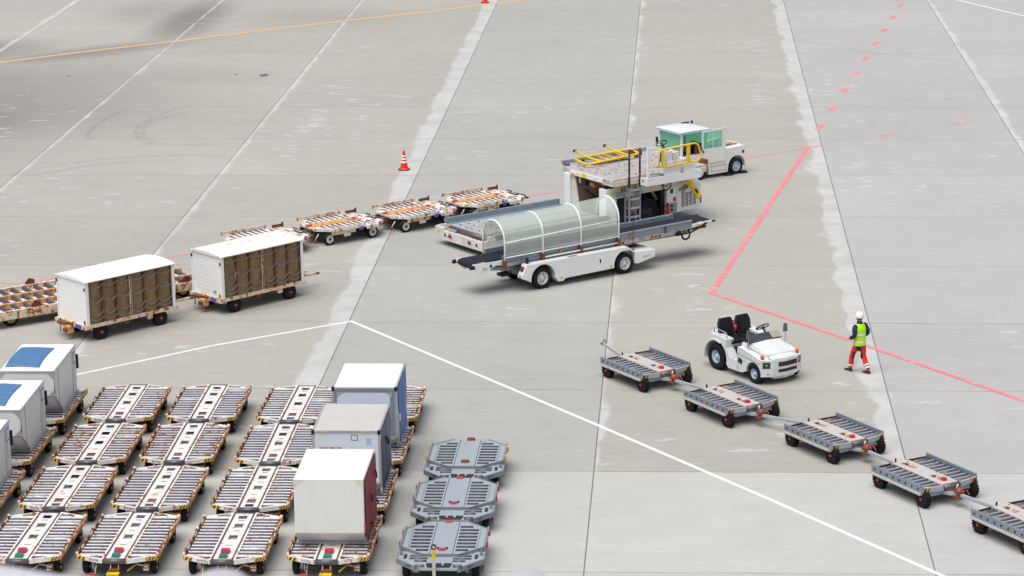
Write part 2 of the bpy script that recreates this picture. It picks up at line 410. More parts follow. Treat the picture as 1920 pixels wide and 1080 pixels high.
def ribbon(name,pts,w,mat,z=.004,closed=False,uneven=0):
    """painted line of width w along ground points, mitred"""
    P=[Vector((p[0],p[1])) for p in pts]
    if len(P)==2 or uneven:                                      # subdivide
        Q=[]
        for a,b in zip(P[:-1],P[1:]):
            n=max(1,int((b-a).length/1.5)); Q+=[a.lerp(b,i/n) for i in range(n)]
        P=Q+[P[-1]]
    L=[];Rr=[]
    for i,p in enumerate(P):
        d1=(p-P[i-1]).normalized() if i else None; d2=(P[i+1]-p).normalized() if i<len(P)-1 else None
        d1=d1 or d2; d2=d2 or d1
        n1=Vector((-d1.y,d1.x)); n2=Vector((-d2.y,d2.x)); m=(n1+n2).normalized(); k=w/2/max(.35,m.dot(n1))
        L.append((p.x+m.x*k,p.y+m.y*k,z)); Rr.append((p.x-m.x*k,p.y-m.y*k,z))
    m=MB(); m.sheet([Rr,L],mat,False)
    m.f=[f[::1] for f in m.f]
    return struct(m.build(name))
ribbon('white_line',[(-17.5,64.4),(-12.98,68.45),(-9.42,71.02),(-2.01,61.39),(2.1,55.93),(8.5,47.2)],.115,M['line_white'],uneven=1)
ribbon('white_line',[(12.9,137.2),(14.59,133.92),(17.35,128.44),(24,115.3)],.15,M['line_white'],uneven=1)
ribbon('orange_line',[(-40,106.5),(-30.99,114.84),(-27.94,117.61),(-24.04,120.81),(-20.2,124.18),(-16.92,126.87),(-12.88,130.01),(-8.06,134.06),(-2,139.2)],.30,M['line_orange'],uneven=1)
ribbon('red_line',[(-26,75.6),(-20.75,75.2),(-20.1,75.17),(-19.15,75.9),(-15.99,78.7),(-5.42,87.21),(-3.79,88.5),(2.57,93.83),(5.0,95.83),(5.5,96.2)],.10,M['line_red'])
ribbon('red_line',[(4.98,96.05),(1.02,74.3),(4.92,69.11),(5.45,68.4),(8.96,63.57),(13,58)],.16,M['line_red'],z=.008)
ribbon('red_line',[(7.84,97.96),(8.62,98.59)],.11,M['line_red'])
ribbon('red_line',[(10.99,100.42),(11.72,100.97)],.11,M['line_red'])
for i in range(9):
    a=(5.48+.733*i,99.32+4.03*i); b=(a[0]+.27,a[1]+.95); ribbon('red_line',[a,b],.26,M['line_red'])
# tyre marks
tm=NT('tyre_mark'); v,_=tm.obj(); tr=tm.n('BsdfTransparent'); mx=tm.n('MixShader'); nn=tm.noise(v,3.0,5,.7)
tm.put(tm.b.inputs['Base Color'],(.10,.095,.09)); tm.b.inputs['Roughness'].default_value=.9
tm.put(mx.inputs[0],tm.math('MULTIPLY',tm.ramp(nn,.35,.75),.2)); tm.t.links.new(tr.outputs[0],mx.inputs[1]); tm.t.links.new(tm.b.outputs[0],mx.inputs[2]); tm.t.links.new(mx.outputs[0],tm.out.inputs['Surface'])
TM=tm.mat
for pts in ([(-20.17,104.67),(-20.88,103.14),(-21.33,101.53),(-21.54,100.09),(-21.44,98.68),(-21.07,97.42),(-20.37,96.4),(-19.14,96.25),(-17.47,96.2)],
            [(-20.24,102.68),(-21.01,101.53),(-21.26,100.09),(-21.17,98.68),(-20.87,97.63),(-20.24,96.75)],
            [(-22.81,103.36),(-23.19,101.53),(-23.33,99.75),(-23.21,98.25),(-22.87,96.99)],
            [(-24.33,90.58),(-23.82,91.69),(-22.85,92.63),(-21.82,93.4),(-20.33,93.99),(-18.77,94.29),(-17.13,94.21)],
            [(-23.59,90.77),(-22.78,91.51),(-21.81,92.45),(-20.55,93.12)],
            [(5.79,121.05),(7.44,119.05),(9.05,117.26),(10.91,116.09),(12.7,114.67)]):
    ribbon('tyre_mark',pts,.22,TM,z=.003,uneven=1)
# ------------------------------------------------------------------ container dollies (rusty white)
def hazard(mb,p,q,z0,z1,out=.004,n=3):
    """yellow tape with black slanted bars on the vertical face running from p to q (outward normal to the right of p->q)"""
    p,q=Vector((*p,0)),Vector((*q,0)); d=(q-p); L=d.length; d.normalize(); nn=Vector((d.y,-d.x,0))*out
    def pt(s,z,k=1): v=p+d*s+nn*k; return (v.x,v.y,z)
    mb.add([pt(0,z0),pt(L,z0),pt(L,z1),pt(0,z1)],[(0,1,2,3)],M['tape_yellow'])
    w=L/n*.42; sl=(z1-z0)*.6
    for i in range(n):
        s=L*(i+.22)/n
        mb.add([pt(s,z0+.006,1.8),pt(s+w,z0+.006,1.8),pt(min(L,s+w+sl),z1-.006,1.8),pt(min(L,s+sl),z1-.006,1.8)],[(0,1,2,3)],M['black_plastic'])
_roll={}
def roller(root,x0,x1,y,z,r,mat,n=12,name='roller'):
    """one roller lying along x"""
    key=(round(x1-x0,3),r,mat.name)
    if key not in _roll:
        L=x1-x0; m=MB(); m.cyl((-L/2,0,0),(L/2,0,0),r,mat,n=n); _roll[key]=m.mesh('roller')
    return inst(name,_roll[key],root,((x0+x1)/2,y,z))

def make_container_dolly(raised):
    stop_m=MB().box(-.028,.028,-.032,.032,0,.04,M['faded_red'],top=.012).mesh('side_stop')
    t=thing('container_dolly','','dolly',group='rusty white container dollies parked in rows')
    O=[(-.88,0),(-.27,-.25),(.27,-.25),(.88,0),(.88,2.4),(.27,2.65),(-.27,2.65),(-.88,2.4)]
    d=MB(); d.prism(O,'z',.40,.425,M['chipped_white'])
    for i in range(13):                                              # slats between the rollers
        y=.055+.19*i
        for s in (-1,1): d.box(min(s*.30,s*.85),max(s*.30,s*.85),y-.023,y+.023,.425,.496,M['chipped_white'])
    for s in (-1,1):                                                 # corner plates over the slanted ends
        d.prism([(s*.60,-.10),(s*.86,.0),(s*.30,.02),(s*.30,-.03),(s*.60,-.03)],'z',.425,.494,M['chipped_white'])
        d.prism([(s*.30,2.39),(s*.86,2.39),(s*.62,2.50),(s*.62,2.44),(s*.30,2.44)],'z',.425,.494,M['chipped_white'])
    d.build('deck',t)
    f=MB()
    for a,b in (((-.90,-.0),(-.27,-.26)),((.27,-.26),(.90,0)),((.9,2.4),(.27,2.66)),((-.27,2.66),(-.9,2.4))):
        f.prism(offs(a,b,.022),'z',.405,.505,M['rusty_white'])
    for s in (-1,1):
        f.box(s*.275-.022,s*.275+.022,-.25,2.65,.41,.51,M['rusty_white'])
        f.box(s*.225-.012,s*.225+.012,-.22,2.62,.42,.505,M['pit_rust'])
    f.box(-.6,.6,.22,.40,.18,.38,M['dark_metal']); f.box(-.6,.6,2.0,2.2,.18,.38,M['dark_metal'])
    f.box(-.06,.06,.3,2.3,.24,.36,M['dark_metal'])
    f.build('frame',t)
    pl=MB()                                                          # walkway plate with pockets
    pk=[(-.10,.065),(.20,.10),(1.10,.11),(1.82,.10),(2.36,.08)]
    ys=[-.20]+[v for c,h in pk for v in (c-h,c+h)]+[2.60]
    for a,b in zip(ys[0::2],ys[1::2]): pl.box(-.205,.205,a,b,.44,.503,M['plate_white'])
    for c,h in pk:
        for s in (-1,1): pl.box(min(s*.10,s*.205),max(s*.10,s*.205),c-h,c+h,.44,.503,M['plate_white'])
        pl.box(-.10,.10,c-h,c+h,.432,.44,M['pit_rust']); pl.box(-.115,.115,c-h-.012,c-h,.44,.506,M['pit_rust']); pl.box(-.115,.115,c+h,c+h+.014,.44,.506,M['dark_metal'])
        if c>.5: pl.box(-.07,.07,c-h*.6,c+h*.2,.44,.47,M['cream'])
    for y in (.62,1.5,2.15): pl.box(-.07,.07,y-.012,y+.012,.503,.506,M['dark_metal'])
    pl.build('walkway_plate',t)
    for i in range(12):
        y=.15+.19*i
        for s in (-1,1): roller(t,min(s*.30,s*.86),max(s*.30,s*.86),y,.442,.060,M['steel_roller'])
    for s in (-1,1):
        roller(t,min(s*.30,s*.60),max(s*.30,s*.58),-.085,.452,.045,M['steel_roller']); roller(t,min(s*.30,s*.60),max(s*.30,s*.60),2.49,.452,.045,M['steel_roller'])
    roller(t,-.25,.25,-.26,.452,.058,M['dark_roller'],14,'end_roller'); roller(t,-.25,.25,2.65,.452,.058,M['dark_roller'],14,'end_roller')
    for s in (-1,1):
        r=MB(); x0,x1=(.885,.935) if s>0 else (-.925,-.885)
        r.box(x0,x1,.0,2.4,.415,.505,M['rusty_orange' if s>0 else 'rust'])
        r.box(x0+.008,x1-.012,.05,2.35,.505,.53,M['rusty_orange' if s>0 else 'rust'])
        for y in (.02,.80,1.58,2.38): r.cyl((x0-.008,y,.52),(x1+.008,y,.52),.04,M['rusty_cream'],n=8)
        for y in (.45,1.25,2.05): r.box(x0+.004,x1+.012,y-.12,y+.12,.44,.53,M['rusty_cream'])
        ro=r.build('side_rail',t)
        for y in ((.14,.58,1.35,2.1) if s>0 else (.25,.75,1.45)): inst('side_stop',stop_m,ro,(s*.915,y,.53))
    for a,b,n in (((-.905,-.022),(-.70,-.107),2),((.70,-.107),(.905,-.022),3)):
        h=MB(); hazard(h,a,b,.41,.49,.006,n); h.build('hazard_tape',t)
    if raised:
        a=MB(); a.box(-.11,.11,.14,.25,.505,.59,M['pink_red'],top=.02); a.box(-.10,.10,.08,.14,.47,.505,M['dark_metal']); a.build('stop_block',t,label='raised pink red stop block')
        a=MB(); a.box(-.10,.10,-.13,-.03,.505,.57,M['green'],top=.02); a.box(-.10,.10,-.17,-.13,.47,.508,M['dark_metal']); a.build('stop_block',t,label='raised green stop block')
    else:
        a=MB(); a.box(-.075,.075,.15,.25,.442,.49,M['faded_red']); a.build('stop_block',t,label='faded red stop block lying in its pocket')
        a=MB(); a.box(-.075,.075,-.13,-.07,.442,.485,M['green']); a.build('stop_block',t,label='green stop block lying in its pocket')
    wheels(t,[(-.77,.28,.19),(.77,.28,.19),(-.77,2.12,.19),(.77,2.12,.19)],.19,.14,.115,M['rim_cream'],hub=M['dark_metal'],bolts=False,turn=R(90))
    b=MB(); b.box(-.12,.12,-.38,-.1,.20,.30,M['rust']); b.prism([(-.10,-.38),(.10,-.38),(.05,-.56),(-.05,-.56)],'z',.16,.20,M['rust'])
    b.cyl((-.09,-.32,.26),(-.09,-.24,.40),.012,M['rusty_cream'],n=6); b.cyl((.09,-.32,.26),(.09,-.24,.40),.012,M['rusty_cream'],n=6)
    bo=b.build('tow_hook',t); y=MB(); y.box(-.14,.13,-.50,-.35,.225,.255,M['yellow']); y.cyl((-.10,-.44,.25),(-.10,-.44,.259),.022,M['black_plastic'],n=8); y.build('hook_pedal',bo)
    k=MB(); k.cyl((-.45,-.02,.40),(-.47,-.22,.14),.014,M['rusty_cream'],n=6); k.lathe([(.001,-.012),(.13,-.012),(.13,.012),(.001,.012)],M['galvanised'],'x',14,(-.52,.02,.26)); k.box(-.60,-.46,-.26,-.18,.13,.155,M['pink_red'])
    k.build('brake_pedal',t)
    k=MB(); k.cyl((.40,.0,.30),(.62,.04,.24),.016,M['rusty_cream'],n=6); k.cyl((.25,-.16,.20),(.40,-.02,.28),.02,M['yellow'],n=6); k.box(.58,.70,-.02,.10,.16,.20,M['rusty_cream']); k.box(.58,.70,-.02,.10,.23,.27,M['rusty_cream']); k.build('lock_lever',t)
    return t
front=make_container_dolly(True); rest=make_container_dolly(False)
for o in (front,rest): o.scale=(.945,1,1)
colx=dict(b=-13.92,c=-11.83,d=-9.57,e=-7.35,a=-16.1)
nick={'b':'in the left column of empty dollies','c':'in the middle column of empty dollies','d':'in the right column of empty dollies'}
rown={0:'furthest back',1:'second from the back',2:'second from the front',3:'frontmost'}
usedp=set()
def place_dolly(c,row,label):
    src=front if row==3 else rest
    x=colx[c]+random.uniform(-.02,.02)+(-.03 if row==3 else 0); y=50.73+3.22*(3-row)+random.uniform(-.05,.05)
    if c=='a': y-=.25
    if src.name not in usedp:
        usedp.add(src.name); src.location=(x,y,0); src.rotation_euler=(0,0,R(random.uniform(-.5,.5))); src['label']=label; o=src
    else: o=dup(src,(x,y,0),R(random.uniform(-.6,.6)),label)
    return o
for c in 'bcd':
    for row in range(4):
        lab='empty rusty white roller dolly, %s %s'%(rown[row],nick[c])
        if row==3: lab='empty rusty white roller dolly with raised stops, '+rown[row]+' '+nick[c]
        o=place_dolly(c,row,lab)
place_dolly('e',0,'empty rusty white roller dolly behind the container with the bright blue side')
place_dolly('e',1,'rusty white roller dolly carrying the container with the bright blue side')
place_dolly('e',2,'rusty white roller dolly carrying the grey topped container with dark blue side')
e4=place_dolly('e',3,'rusty white roller dolly carrying the cream container with the dark red door')
place_dolly('a',0,'rusty white roller dolly under the furthest container with a blue roof sheet')
place_dolly('a',1,'rusty white roller dolly under the nearer container with a blue roof sheet')
place_dolly('a',2,'rusty white roller dolly under the white container cut by the left picture edge')
ang=math.atan2(-.26,.63)
for o in [o for o in D.objects if o.name.split('.')[0]=='container_dolly']:
    isE=o is e4
    if o.location.y<54 or random.random()<.75:
        text('B-0370' if isE else 'B-017M',.075,M['plate_blue'] if isE else M['black_plastic'],'number_mark',o,(-.48,-.198,.450),(R(90),0,ang))

mk('chipped_white_worn',(.72,.71,.70),rough=.55,dirt=.35,rust=.32,scale=1.2,bump=.1)
mk('chipped_white_dull',(.66,.66,.67),rough=.55,dirt=.4,rust=.16,scale=1.7,bump=.1)
for o in [o for o in D.objects if o.name.split('.')[0]=='container_dolly']:           # wear differs from dolly to dolly
    wear=random.choice((None,'chipped_white_worn','chipped_white_worn','chipped_white_dull'))
    for c in o.children:
        nm=c.name.split('.')[0]
        if nm=='deck' and wear:
            c.material_slots[0].link='OBJECT'; c.material_slots[0].material=M[wear]
        if nm=='roller':
            k=random.random()
            if k<.10: c.material_slots[0].link='OBJECT'; c.material_slots[0].material=M['galvanised' if k<.05 else 'brown_roller']

# ------------------------------------------------------------------ dollies with a swivelling front deck
def make_flap_dolly(pal,group,label):
    deck,deck2,rail,slot,rl,tyre_rim,stop=[M[k] for k in pal['mats']]; slot2=deck if pal['rail'] else slot
    H=pal['h']; t=thing('pallet_dolly',label,'dolly',group=group)
    O=[(-.40,0),(.40,0),(.88,.44),(.88,1.56),(.40,2.0),(-.40,2.0),(-.88,1.56),(-.88,.44)]
    d=MB(); d.prism(O,'z',H-.07,H,deck)
    for s in (-1,1):
        d.box(s*.245-.007,s*.245+.007,.02,1.98,H,H+.003,slot); d.box(s*.74-.004,s*.74+.004,.36,1.62,H,H+.003,slot)
    ys=[.24+.205*i for i in range(8)]
    for i,y in enumerate(ys):
        for s in (-1,1):
            a,b=(.29,.70) if 0<i<7 else (.29,.56); d.box(min(s*a,s*b),max(s*a,s*b),y-.06,y+.06,H,H+.003,slot2)
    d.build('main_deck',t,bevel=.008)
    for i,y in enumerate(ys):
        for s in (-1,1):
            a,b=((.31,.68) if 0<i<7 else (.31,.54)) if not pal['rail'] else ((.30,.80) if 0<i<7 else (.30,.58)); roller(t,min(s*a,s*b),max(s*a,s*b),y,H-(.022 if pal['rail'] else .036),.046+(.004 if pal['rail'] else 0),rl)
    e=MB()
    for a,b in (((-.40,-.012),(.40,-.012)),((.40,0),(.885,.44)),((-.885,.44),(-.40,0)),((.885,1.56),(.40,2.01)),((-.40,2.01),(-.885,1.56))):
        e.prism(offs(a,b,.014),'z',H-.085,H+.012,rail)
    for s in (-1,1): e.box(s*.90-.02,s*.90+.02,.40,1.60,H-.085,H+(.03 if pal['rail'] else .05),rail)
    e.build('rim',t)
    if pal['rail']:
        r=MB(); r.box(-.02,.02,.15,1.75,H+.05,H+.11,M['rusty_cream']);
        for y in (.15,.95,1.75): r.box(-.022,.022,y-.025,y+.025,H,H+.12,M['rusty_orange'])
        r.build('guide_rail',t,(.87,.1,0)); r=MB(); r.box(-.02,.02,-.5,-.12,H-.02,H+.07,M['rust']); r.box(-.025,.025,-.53,-.48,H-.04,H+.12,M['rust']); r.build('guide_rail',t,(.88,.1,0))
    F=[(-.40,-.68),(.40,-.68),(.91,-.14),(.91,.30),(-.91,.30),(-.91,-.14)]
    HF=H-.055
    f=MB(); f.prism(F,'z',HF-.06,HF,deck2)
    for y,b in ((.02,.66),(-.13,.66),(-.28,.54)):
        for s in (-1,1): f.box(min(s*.27,s*b),max(s*.27,s*b),y-.042,y+.042,HF,HF+.003,slot2)
    for s in (-1,1):
        f.box(min(s*.72,s*.79),max(s*.72,s*.79),-.14,.12,HF,HF+.004,M['dark_metal']); f.box(s*.85-.03,s*.85+.03,.06,.13,HF,HF+.07,rail); f.cyl((s*.85,.10,HF+.06),(s*.85,.10,HF+.16),.012,rail,n=6)
    f.prism([(-.24,-.66),(.24,-.66),(.28,-.40),(-.28,-.40)],'z',HF,HF+.006,M['dark_metal'])
    f.box(-.11,-.06,-.56,-.46,HF+.006,HF+.03,deck); f.box(.06,.11,-.56,-.46,HF+.006,HF+.03,deck)
    f.build('front_deck',t,bevel=.008)
    for y,b in ((.02,.64),(-.13,.64),(-.28,.52)):
        for s in (-1,1): roller(t,min(s*.29,s*b),max(s*.29,s*b),y,HF-.004,.03,rl)
    for s in (-1,1): roller(t,min(s*.30,s*.50),max(s*.30,s*.50),-.60,HF-.005,.05,rl,12,'end_roller')
    for s in (-1,1):
        e=MB(); e.prism([(s*x,y) for x,y in ((.408,-.701),(.432,-.679),(.906,-.142),(.906,.30),(.934,.30),(.937,-.155))],'z',HF-.10,HF+.012,rail); e.build('front_rim',t)
    s_=MB(); s_.box(-.07,.07,.18,.27,H+.004,H+.05,stop,top=.015); s_.box(-.12,.12,.28,.42,H,H+.004,slot); s_.box(-.07,.07,.31,.38,H+.004,H+.02,M['galvanised']); s_.build('stop_block',t)
    s_=MB(); s_.box(-.08,.08,1.92,2.02,H+.004,H+.04,stop,top=.015); s_.build('stop_block',t)
    for s in (-1,1):
        for y in (.62,1.32):
            q=MB(); q.box(s*.94-.02,s*.94+.02,y-.05,y+.05,H-.06,H+.05,pal['side'],top=.006); q.build('side_stop',t)
    u=MB(); u.box(-.5,.5,-.25,.25,.14,H-.12,M['dark_metal']); u.box(-.55,.55,1.45,1.75,.14,H-.08,M['dark_metal']); u.box(-.08,.08,.2,1.7,.24,H-.08,M['dark_metal'])
    u.cyl((-.7,0,.19),(.7,0,.19),.03,M['galvanised'],n=8)
    for s in (-1,1): u.box(s*.56-.04,s*.56+.04,-.10,.05,.12,.34,M['light_blue_grey'])
    if pal['rail']: u.box(-.87,-.82,.7,1.6,H-.20,H-.10,M['rusty_cream']); u.box(-.87,-.84,.9,1.15,H-.30,H-.2,M['cream'])
    u.build('undercarriage',t)
    wheels(t,[(-.74,0,.19),(.74,0,.19),(-.74,1.65,.19),(.74,1.65,.19)] if not pal['rail'] else [(-.74,0,.205),(.74,0,.205),(-.74,1.65,.205),(.74,1.65,.205)],.19 if not pal['rail'] else .205,.15,.115 if not pal['rail'] else .14,tyre_rim,hub=M['dark_metal'],bolts=False,turn=R(90))
    if pal['rail']:
        k=MB(); k.box(-.075,.075,-.03,.03,HF-.09,HF+.05,M['red'],top=.01); k.build('red_reflector',t,(-.88,-.22,.02),(0,0,R(-40)))
        k=MB(); k.box(-.075,.075,-.02,.02,HF-.08,HF+.03,M['plate_blue']); k.build('number_plate',t,(-.915,.52,-.02),(0,0,R(-90)))
        k=MB(); k.cyl((0,-.68,.30),(0,-1.0,.28),.028,M['rusty_cream'],n=6); k.box(-.10,.10,-1.05,-.95,.25,.31,M['rust']); k.build('tow_bar',t)
        k=MB(); k.box(-.09,.09,1.98,2.12,.24,.42,M['rust']); k.box(-.2,.2,1.90,2.0,.30,.44,M['rust']); k.box(-.06,.06,1.86,1.98,H,H+.05,M['red']); k.build('tow_hook',t)
        k=MB(); k.cyl((-.6,1.95,.38),(-.63,2.1,.22),.013,M['clean_white'],n=6); k.box(-.70,-.58,2.08,2.14,.18,.20,M['faded_red']); k.build('brake_pedal',t)
    else:
        k=MB(); k.box(.83,.88,.30,.44,.06,.28,M['pink_red']); k.build('wheel_chock',t)
        for s,tx in ((-1,'LD5HI'),(1,'LDS11')):
            text(tx,.075,M['black_plastic'],'number_mark',t,(s*.667,-.436,HF-.045),(R(90),0,R(47)*s))
    return t
pg=dict(mats=('grey_deck','grey_deck','grey_deck_dark','dark_metal','dark_roller','rim_silver','pink_red'),h=.50,rail=False,side=M['pink_red'])
gd=make_flap_dolly(pg,'grey dollies with a folding front deck','grey flat deck dolly with its tow bar folded up, frontmost of three')
gd.location=(-5.0,50.9,0)
def in_tree(o): return [o]+[q for c in o.children for q in in_tree(c)]
g2=dup(gd,(-5.0,53.83,0),0,'grey flat deck dolly in the middle of the three grey ones')
g3=dup(gd,(-4.98,56.66,0),R(-.4),'grey flat deck dolly with yellow side stops, furthest back of three')
ys=MB(); ys.box(-.02,.02,-.06,.06,.43,.57,M['tape_yellow'],top=.006); ysm=ys.mesh('side_stop')
rs=MB(); rs.box(-.10,.10,-.06,.06,.504,.55,M['rust'],top=.015); rsm=rs.mesh('stop_block')
for o in list(g3.children):
    nm=o.name.split('.')[0]
    if nm=='side_stop':
        s=1 if sum(v.co.x for v in o.data.vertices)>0 else -1; y=sum(v.co.y for v in o.data.vertices)/len(o.data.vertices)
        D.objects.remove(o); inst('side_stop',ysm,g3,(s*.94,y,0),label='yellow side stop')
    elif nm=='stop_block':
        y=sum(v.co.y for v in o.data.vertices)/len(o.data.vertices); D.objects.remove(o); inst('stop_block',rsm,g3,(0,y,0),label='rusty stop block')
    elif nm=='wheel_chock': D.objects.remove(o)
tb=MB(); tb.box(-.035,.035,-.015,.015,.16,.66,M['pale_plate']); tb.box(-.037,.037,-.017,.017,.66,.87,M['tape_yellow']); tb.cyl((0,-.02,.93),(0,.03,.93),.062,M['maroon'],n=12)
tb.cyl((0,-.03,.93),(0,-.02,.93),.025,M['clear_lens'],n=8)
tbo=tb.build('tow_bar',gd,(-.08,-.76,0),(R(-3),0,0)); text('252',.075,M['lime'],'tow_bar_number',tbo,(0,-.0195,.76),(R(90),R(90),0))
pf=dict(mats=('rusty_white','rusty_white','rusty_white','grey_deck_dark','dark_roller','rim_white','faded_red'),h=.53,rail=True,side=M['rusty_cream'])
fd=make_flap_dolly(pf,'rusty white dollies of the towed train','rusty white dolly of the train, between two others in front of the cone')
cp=MB(); cp.box(-.235,.235,.03,1.97,.5305,.536,M['rusty_orange']); cp.build('centre_plate',fd)
def setp(o,x,y,dg): o.location=(x,y,0); o.rotation_euler=(0,0,R(dg))
setp(fd,-10.48,81.82,129.5); fd['label']='rusty white dolly of the train nearest behind the rust spotted baggage cart, wheels in view'
dup(fd,(-8.21,83.64,0),R(130),'rusty white dolly of the train directly left of the cargo loader nose')
dup(fd,(-6.02,85.38,0),R(128.5),'rusty white dolly at the far end of the train, behind the loader bridge')
dup(fd,(-12.62,79.75,0),R(129),'rusty white dolly mostly hidden behind the rust spotted baggage cart')
# ------------------------------------------------------------------ grey-blue dolly train on the right
def make_bar_dolly():
    t=thing('roller_dolly','first dolly of the grey blue roller train, its tow bar end free','dolly',group='grey blue roller dollies coupled in a train')
    H=.47
    d=MB(); d.prism([(-.95,-.80),(.80,-.80),(.90,-.24),(.90,.24),(.80,.80),(-.95,.80)],'z',H-.09,H-.05,M['dark_metal'])
    for i in range(8):
        x=-.66+.19*i
        for a,b in ((-.77,-.26),(.26,.77)): d.box(x-.021,x+.021,a,b,H-.05,H-.012,M['light_blue_grey'])
    d.build('deck',t)
    for i in range(7):
        x=-.565+.19*i
        for a,b in ((-.77,-.26),(.26,.77)):
            k=(b-a,); roller_y(t,x,(a+b)/2,H-.045,b-a,.05,M['brown_roller'] if i%3==1 else M['steel_roller'])
    for x in (-.85,-.755,.755,.85):
        for a,b in ((-.77,-.26),(.26,.77)): roller_y(t,x,(a+b)/2,H-.045,b-a-.02,.044,M['brown_roller'])
    roller_y(t,.93,0,H-.05,.46,.06,M['brown_roller'],'end_roller')
    p=MB()
    for x0,x1 in ((-.95,-.80),(-.38,.22),(.66,.87)): p.box(x0,x1,-.24,.24,H-.05,H+.006,M['pale_plate'])
    for x0,x1 in ((-.80,-.38),(.22,.66)):
        for s in (-1,1): p.box(x0,x1,min(s*.07,s*.24),max(s*.07,s*.24),H-.05,H+.006,M['pale_plate'])
        p.box(x0,x1,-.07,.07,H-.052,H-.03,M['pit_rust'])
        for j in range(3): p.box(x0+.04+j*.13,x0+.12+j*.13,-.05,.05,H-.03,H+.012+.008*(j%2),M[('rust','rusty_cream','rusty_orange')[j]],top=.012)
    p.build('centre_plate',t)
    b=MB(); b.box(.60,.72,-.055,.055,H+.006,H+.075,M['red'],top=.012); b.build('stop_block',t)
    for s in (-1,1):
        r=MB(); y0,y1=(.785,.825) if s>0 else (-.825,-.785)
        r.box(-.98,.84,y0,y1,H-.10,H+.07,M['blue_steel']); r.prism([(.84,y0),(.84,y1),(.90,y1-.05*(s>0)),(.90,y0+.05*(s<0))],'z',H-.10,H+.03,M['blue_steel'])
        r.box(-.97,.86,y0-.04 if s<0 else y0,y1 if s<0 else y1+.04,H-.15,H-.10,M['pale_plate'])
        for i in range(8):
            yy=-.829 if s<0 else .829
            r.box(-.88+.23*i,-.84+.23*i,yy-.006,yy+.006,H-.04,H+.01,M['dark_metal'])
        r.build('side_rail',t)
    for s in (-1,1):
        f=MB(); f.prism(offs((.83,s*.80),(.94,s*.25),.025),'z',H-.11,H+.008,M['light_blue_grey']); fo=f.build('front_beam',t)
        f=MB(); f.prism(offs((-.95,s*.78),(-.99,s*.25),.02),'z',H-.11,H-.01,M['dark_metal']); f.build('rear_beam',t)
        a,c=((.855,-.80),(.895,-.60)) if s<0 else ((.895,.60),(.855,.80))
        f=MB(); hazard(f,a,c,H-.10,H,.012,2); f.build('hazard_tape',fo)
    u=MB(); u.box(.72,.84,-.62,.66,.23,.36,M['light_blue_grey']); u.box(.50,.62,-.60,.60,.16,.25,M['light_blue_grey']); u.box(-.72,-.56,-.6,.6,.16,.30,M['dark_metal'])
    u.box(-.6,.6,-.28,-.2,.22,.34,M['dark_metal']); u.box(-.6,.6,.2,.28,.22,.34,M['dark_metal']); u.box(-.4,-.1,-.62,-.4,.16,.3,M['dark_metal'])
    u.cyl((-.05,-.55,.24),(.16,-.66,.17),.012,M['red'],n=6)
    u.build('undercarriage',t)
    c=MB(); c.prism(offs((.82,-.22),(1.18,-.02),.03),'z',.25,.33,M['light_blue_grey']); c.prism(offs((.82,.26),(1.18,.06),.03),'z',.25,.33,M['light_blue_grey'])
    c.box(1.10,1.32,-.11,.13,.22,.27,M['rust']); c.box(1.12,1.30,-.08,.10,.33,.38,M['rust']); c.cyl((1.22,0,.22),(1.22,0,.44),.045,M['red'],n=10); c.cyl((1.05,.05,.36),(1.12,.03,.50),.018,M['clean_white'],n=6)
    c.tube([(1.25,.08,.36),(1.36,.10,.42),(1.48,.08,.34)],.012,M['faded_red'])
    c.build('coupling',t)
    wheels(t,[(-.80,-.70,.2),(.80,-.70,.2),(-.80,.70,.2),(.80,.70,.2)],.20,.15,.085,M['dark_metal'],hub=M['rim_red'],tread=True,hubr=.40,bolts=False)
    return t
_ry={}
def roller_y(root,x,y,z,L,r,mat,name='roller'):
    k=(round(L,3),r,mat.name)
    if k not in _ry:
        m=MB(); m.cyl((0,-L/2,0),(0,L/2,0),r,mat,n=12); _ry[k]=m.mesh('roller')
    return inst(name,_ry[k],root,(x,y,z))
pos=[(-.81,65.33,-53.5),(1.395,62.36,-55),(3.85,59.57,-55),(5.76,56.47,-56.5),(7.74,53.47,-57)]
labs=[None,'grey blue roller dolly directly in front of the open tow tractor','middle dolly of the grey blue roller train, between the tractor and the joint crossing','fourth dolly of the grey blue roller train, standing on the dark joint line','last grey blue roller dolly, cut off by the right picture edge']
rd=make_bar_dolly()
def bar(L):
    m=MB(); m.box(-L,.0,-.035,.035,-.035,.035,M['light_blue_grey']); m.box(-L-.10,-L,-.05,.05,-.03,.0,M['rust']); m.box(-.05,.16,-.09,.09,-.07,.05,M['dark_metal'])
    m.cyl((.02,-.10,.0),(.06,-.12,.20),.022,M['black_plastic'],n=6); m.cyl((.14,.10,.0),(.16,.16,.12),.02,M['black_plastic'],n=6)
    return m
for i,(x,y,a) in enumerate(pos):
    o=rd if i==0 else dup(rd,(0,0,0),0,labs[i])
    o.location=(x,y,0); o.rotation_euler=(0,0,R(a))
for i,o in enumerate([o for o in D.objects if o.name.split('.')[0]=='roller_dolly']):
    x,y,a=pos[i]; Mi=Matrix.Translation((x,y,0))@Matrix.Rotation(R(a),4,'Z')
    if i==0: L,ang,pz=1.28,R(-8),R(3.5)
    else:
        px,py,pa=pos[i-1]; tgt=Mi.inverted()@(Matrix.Translation((px,py,0))@Matrix.Rotation(R(pa),4,'Z')@Vector((1.24,0,.29)))
        v=Vector((-1.0,0,.36))-tgt; L=v.length-.02; ang=math.atan2(v.y,v.x); pz=-math.asin(v.z/v.length)
    b=bar(L).build('tow_bar',o,(-1.0,0,.36),(0,pz,ang))
    if i==0:
        k=MB(); k.tube([(-L-.05,0,.0),(-L-.02,.02,.12),(-L+.06,.03,.10),(-L+.10,.02,.0)],.014,M['rust']); k.build('pull_ring',b)

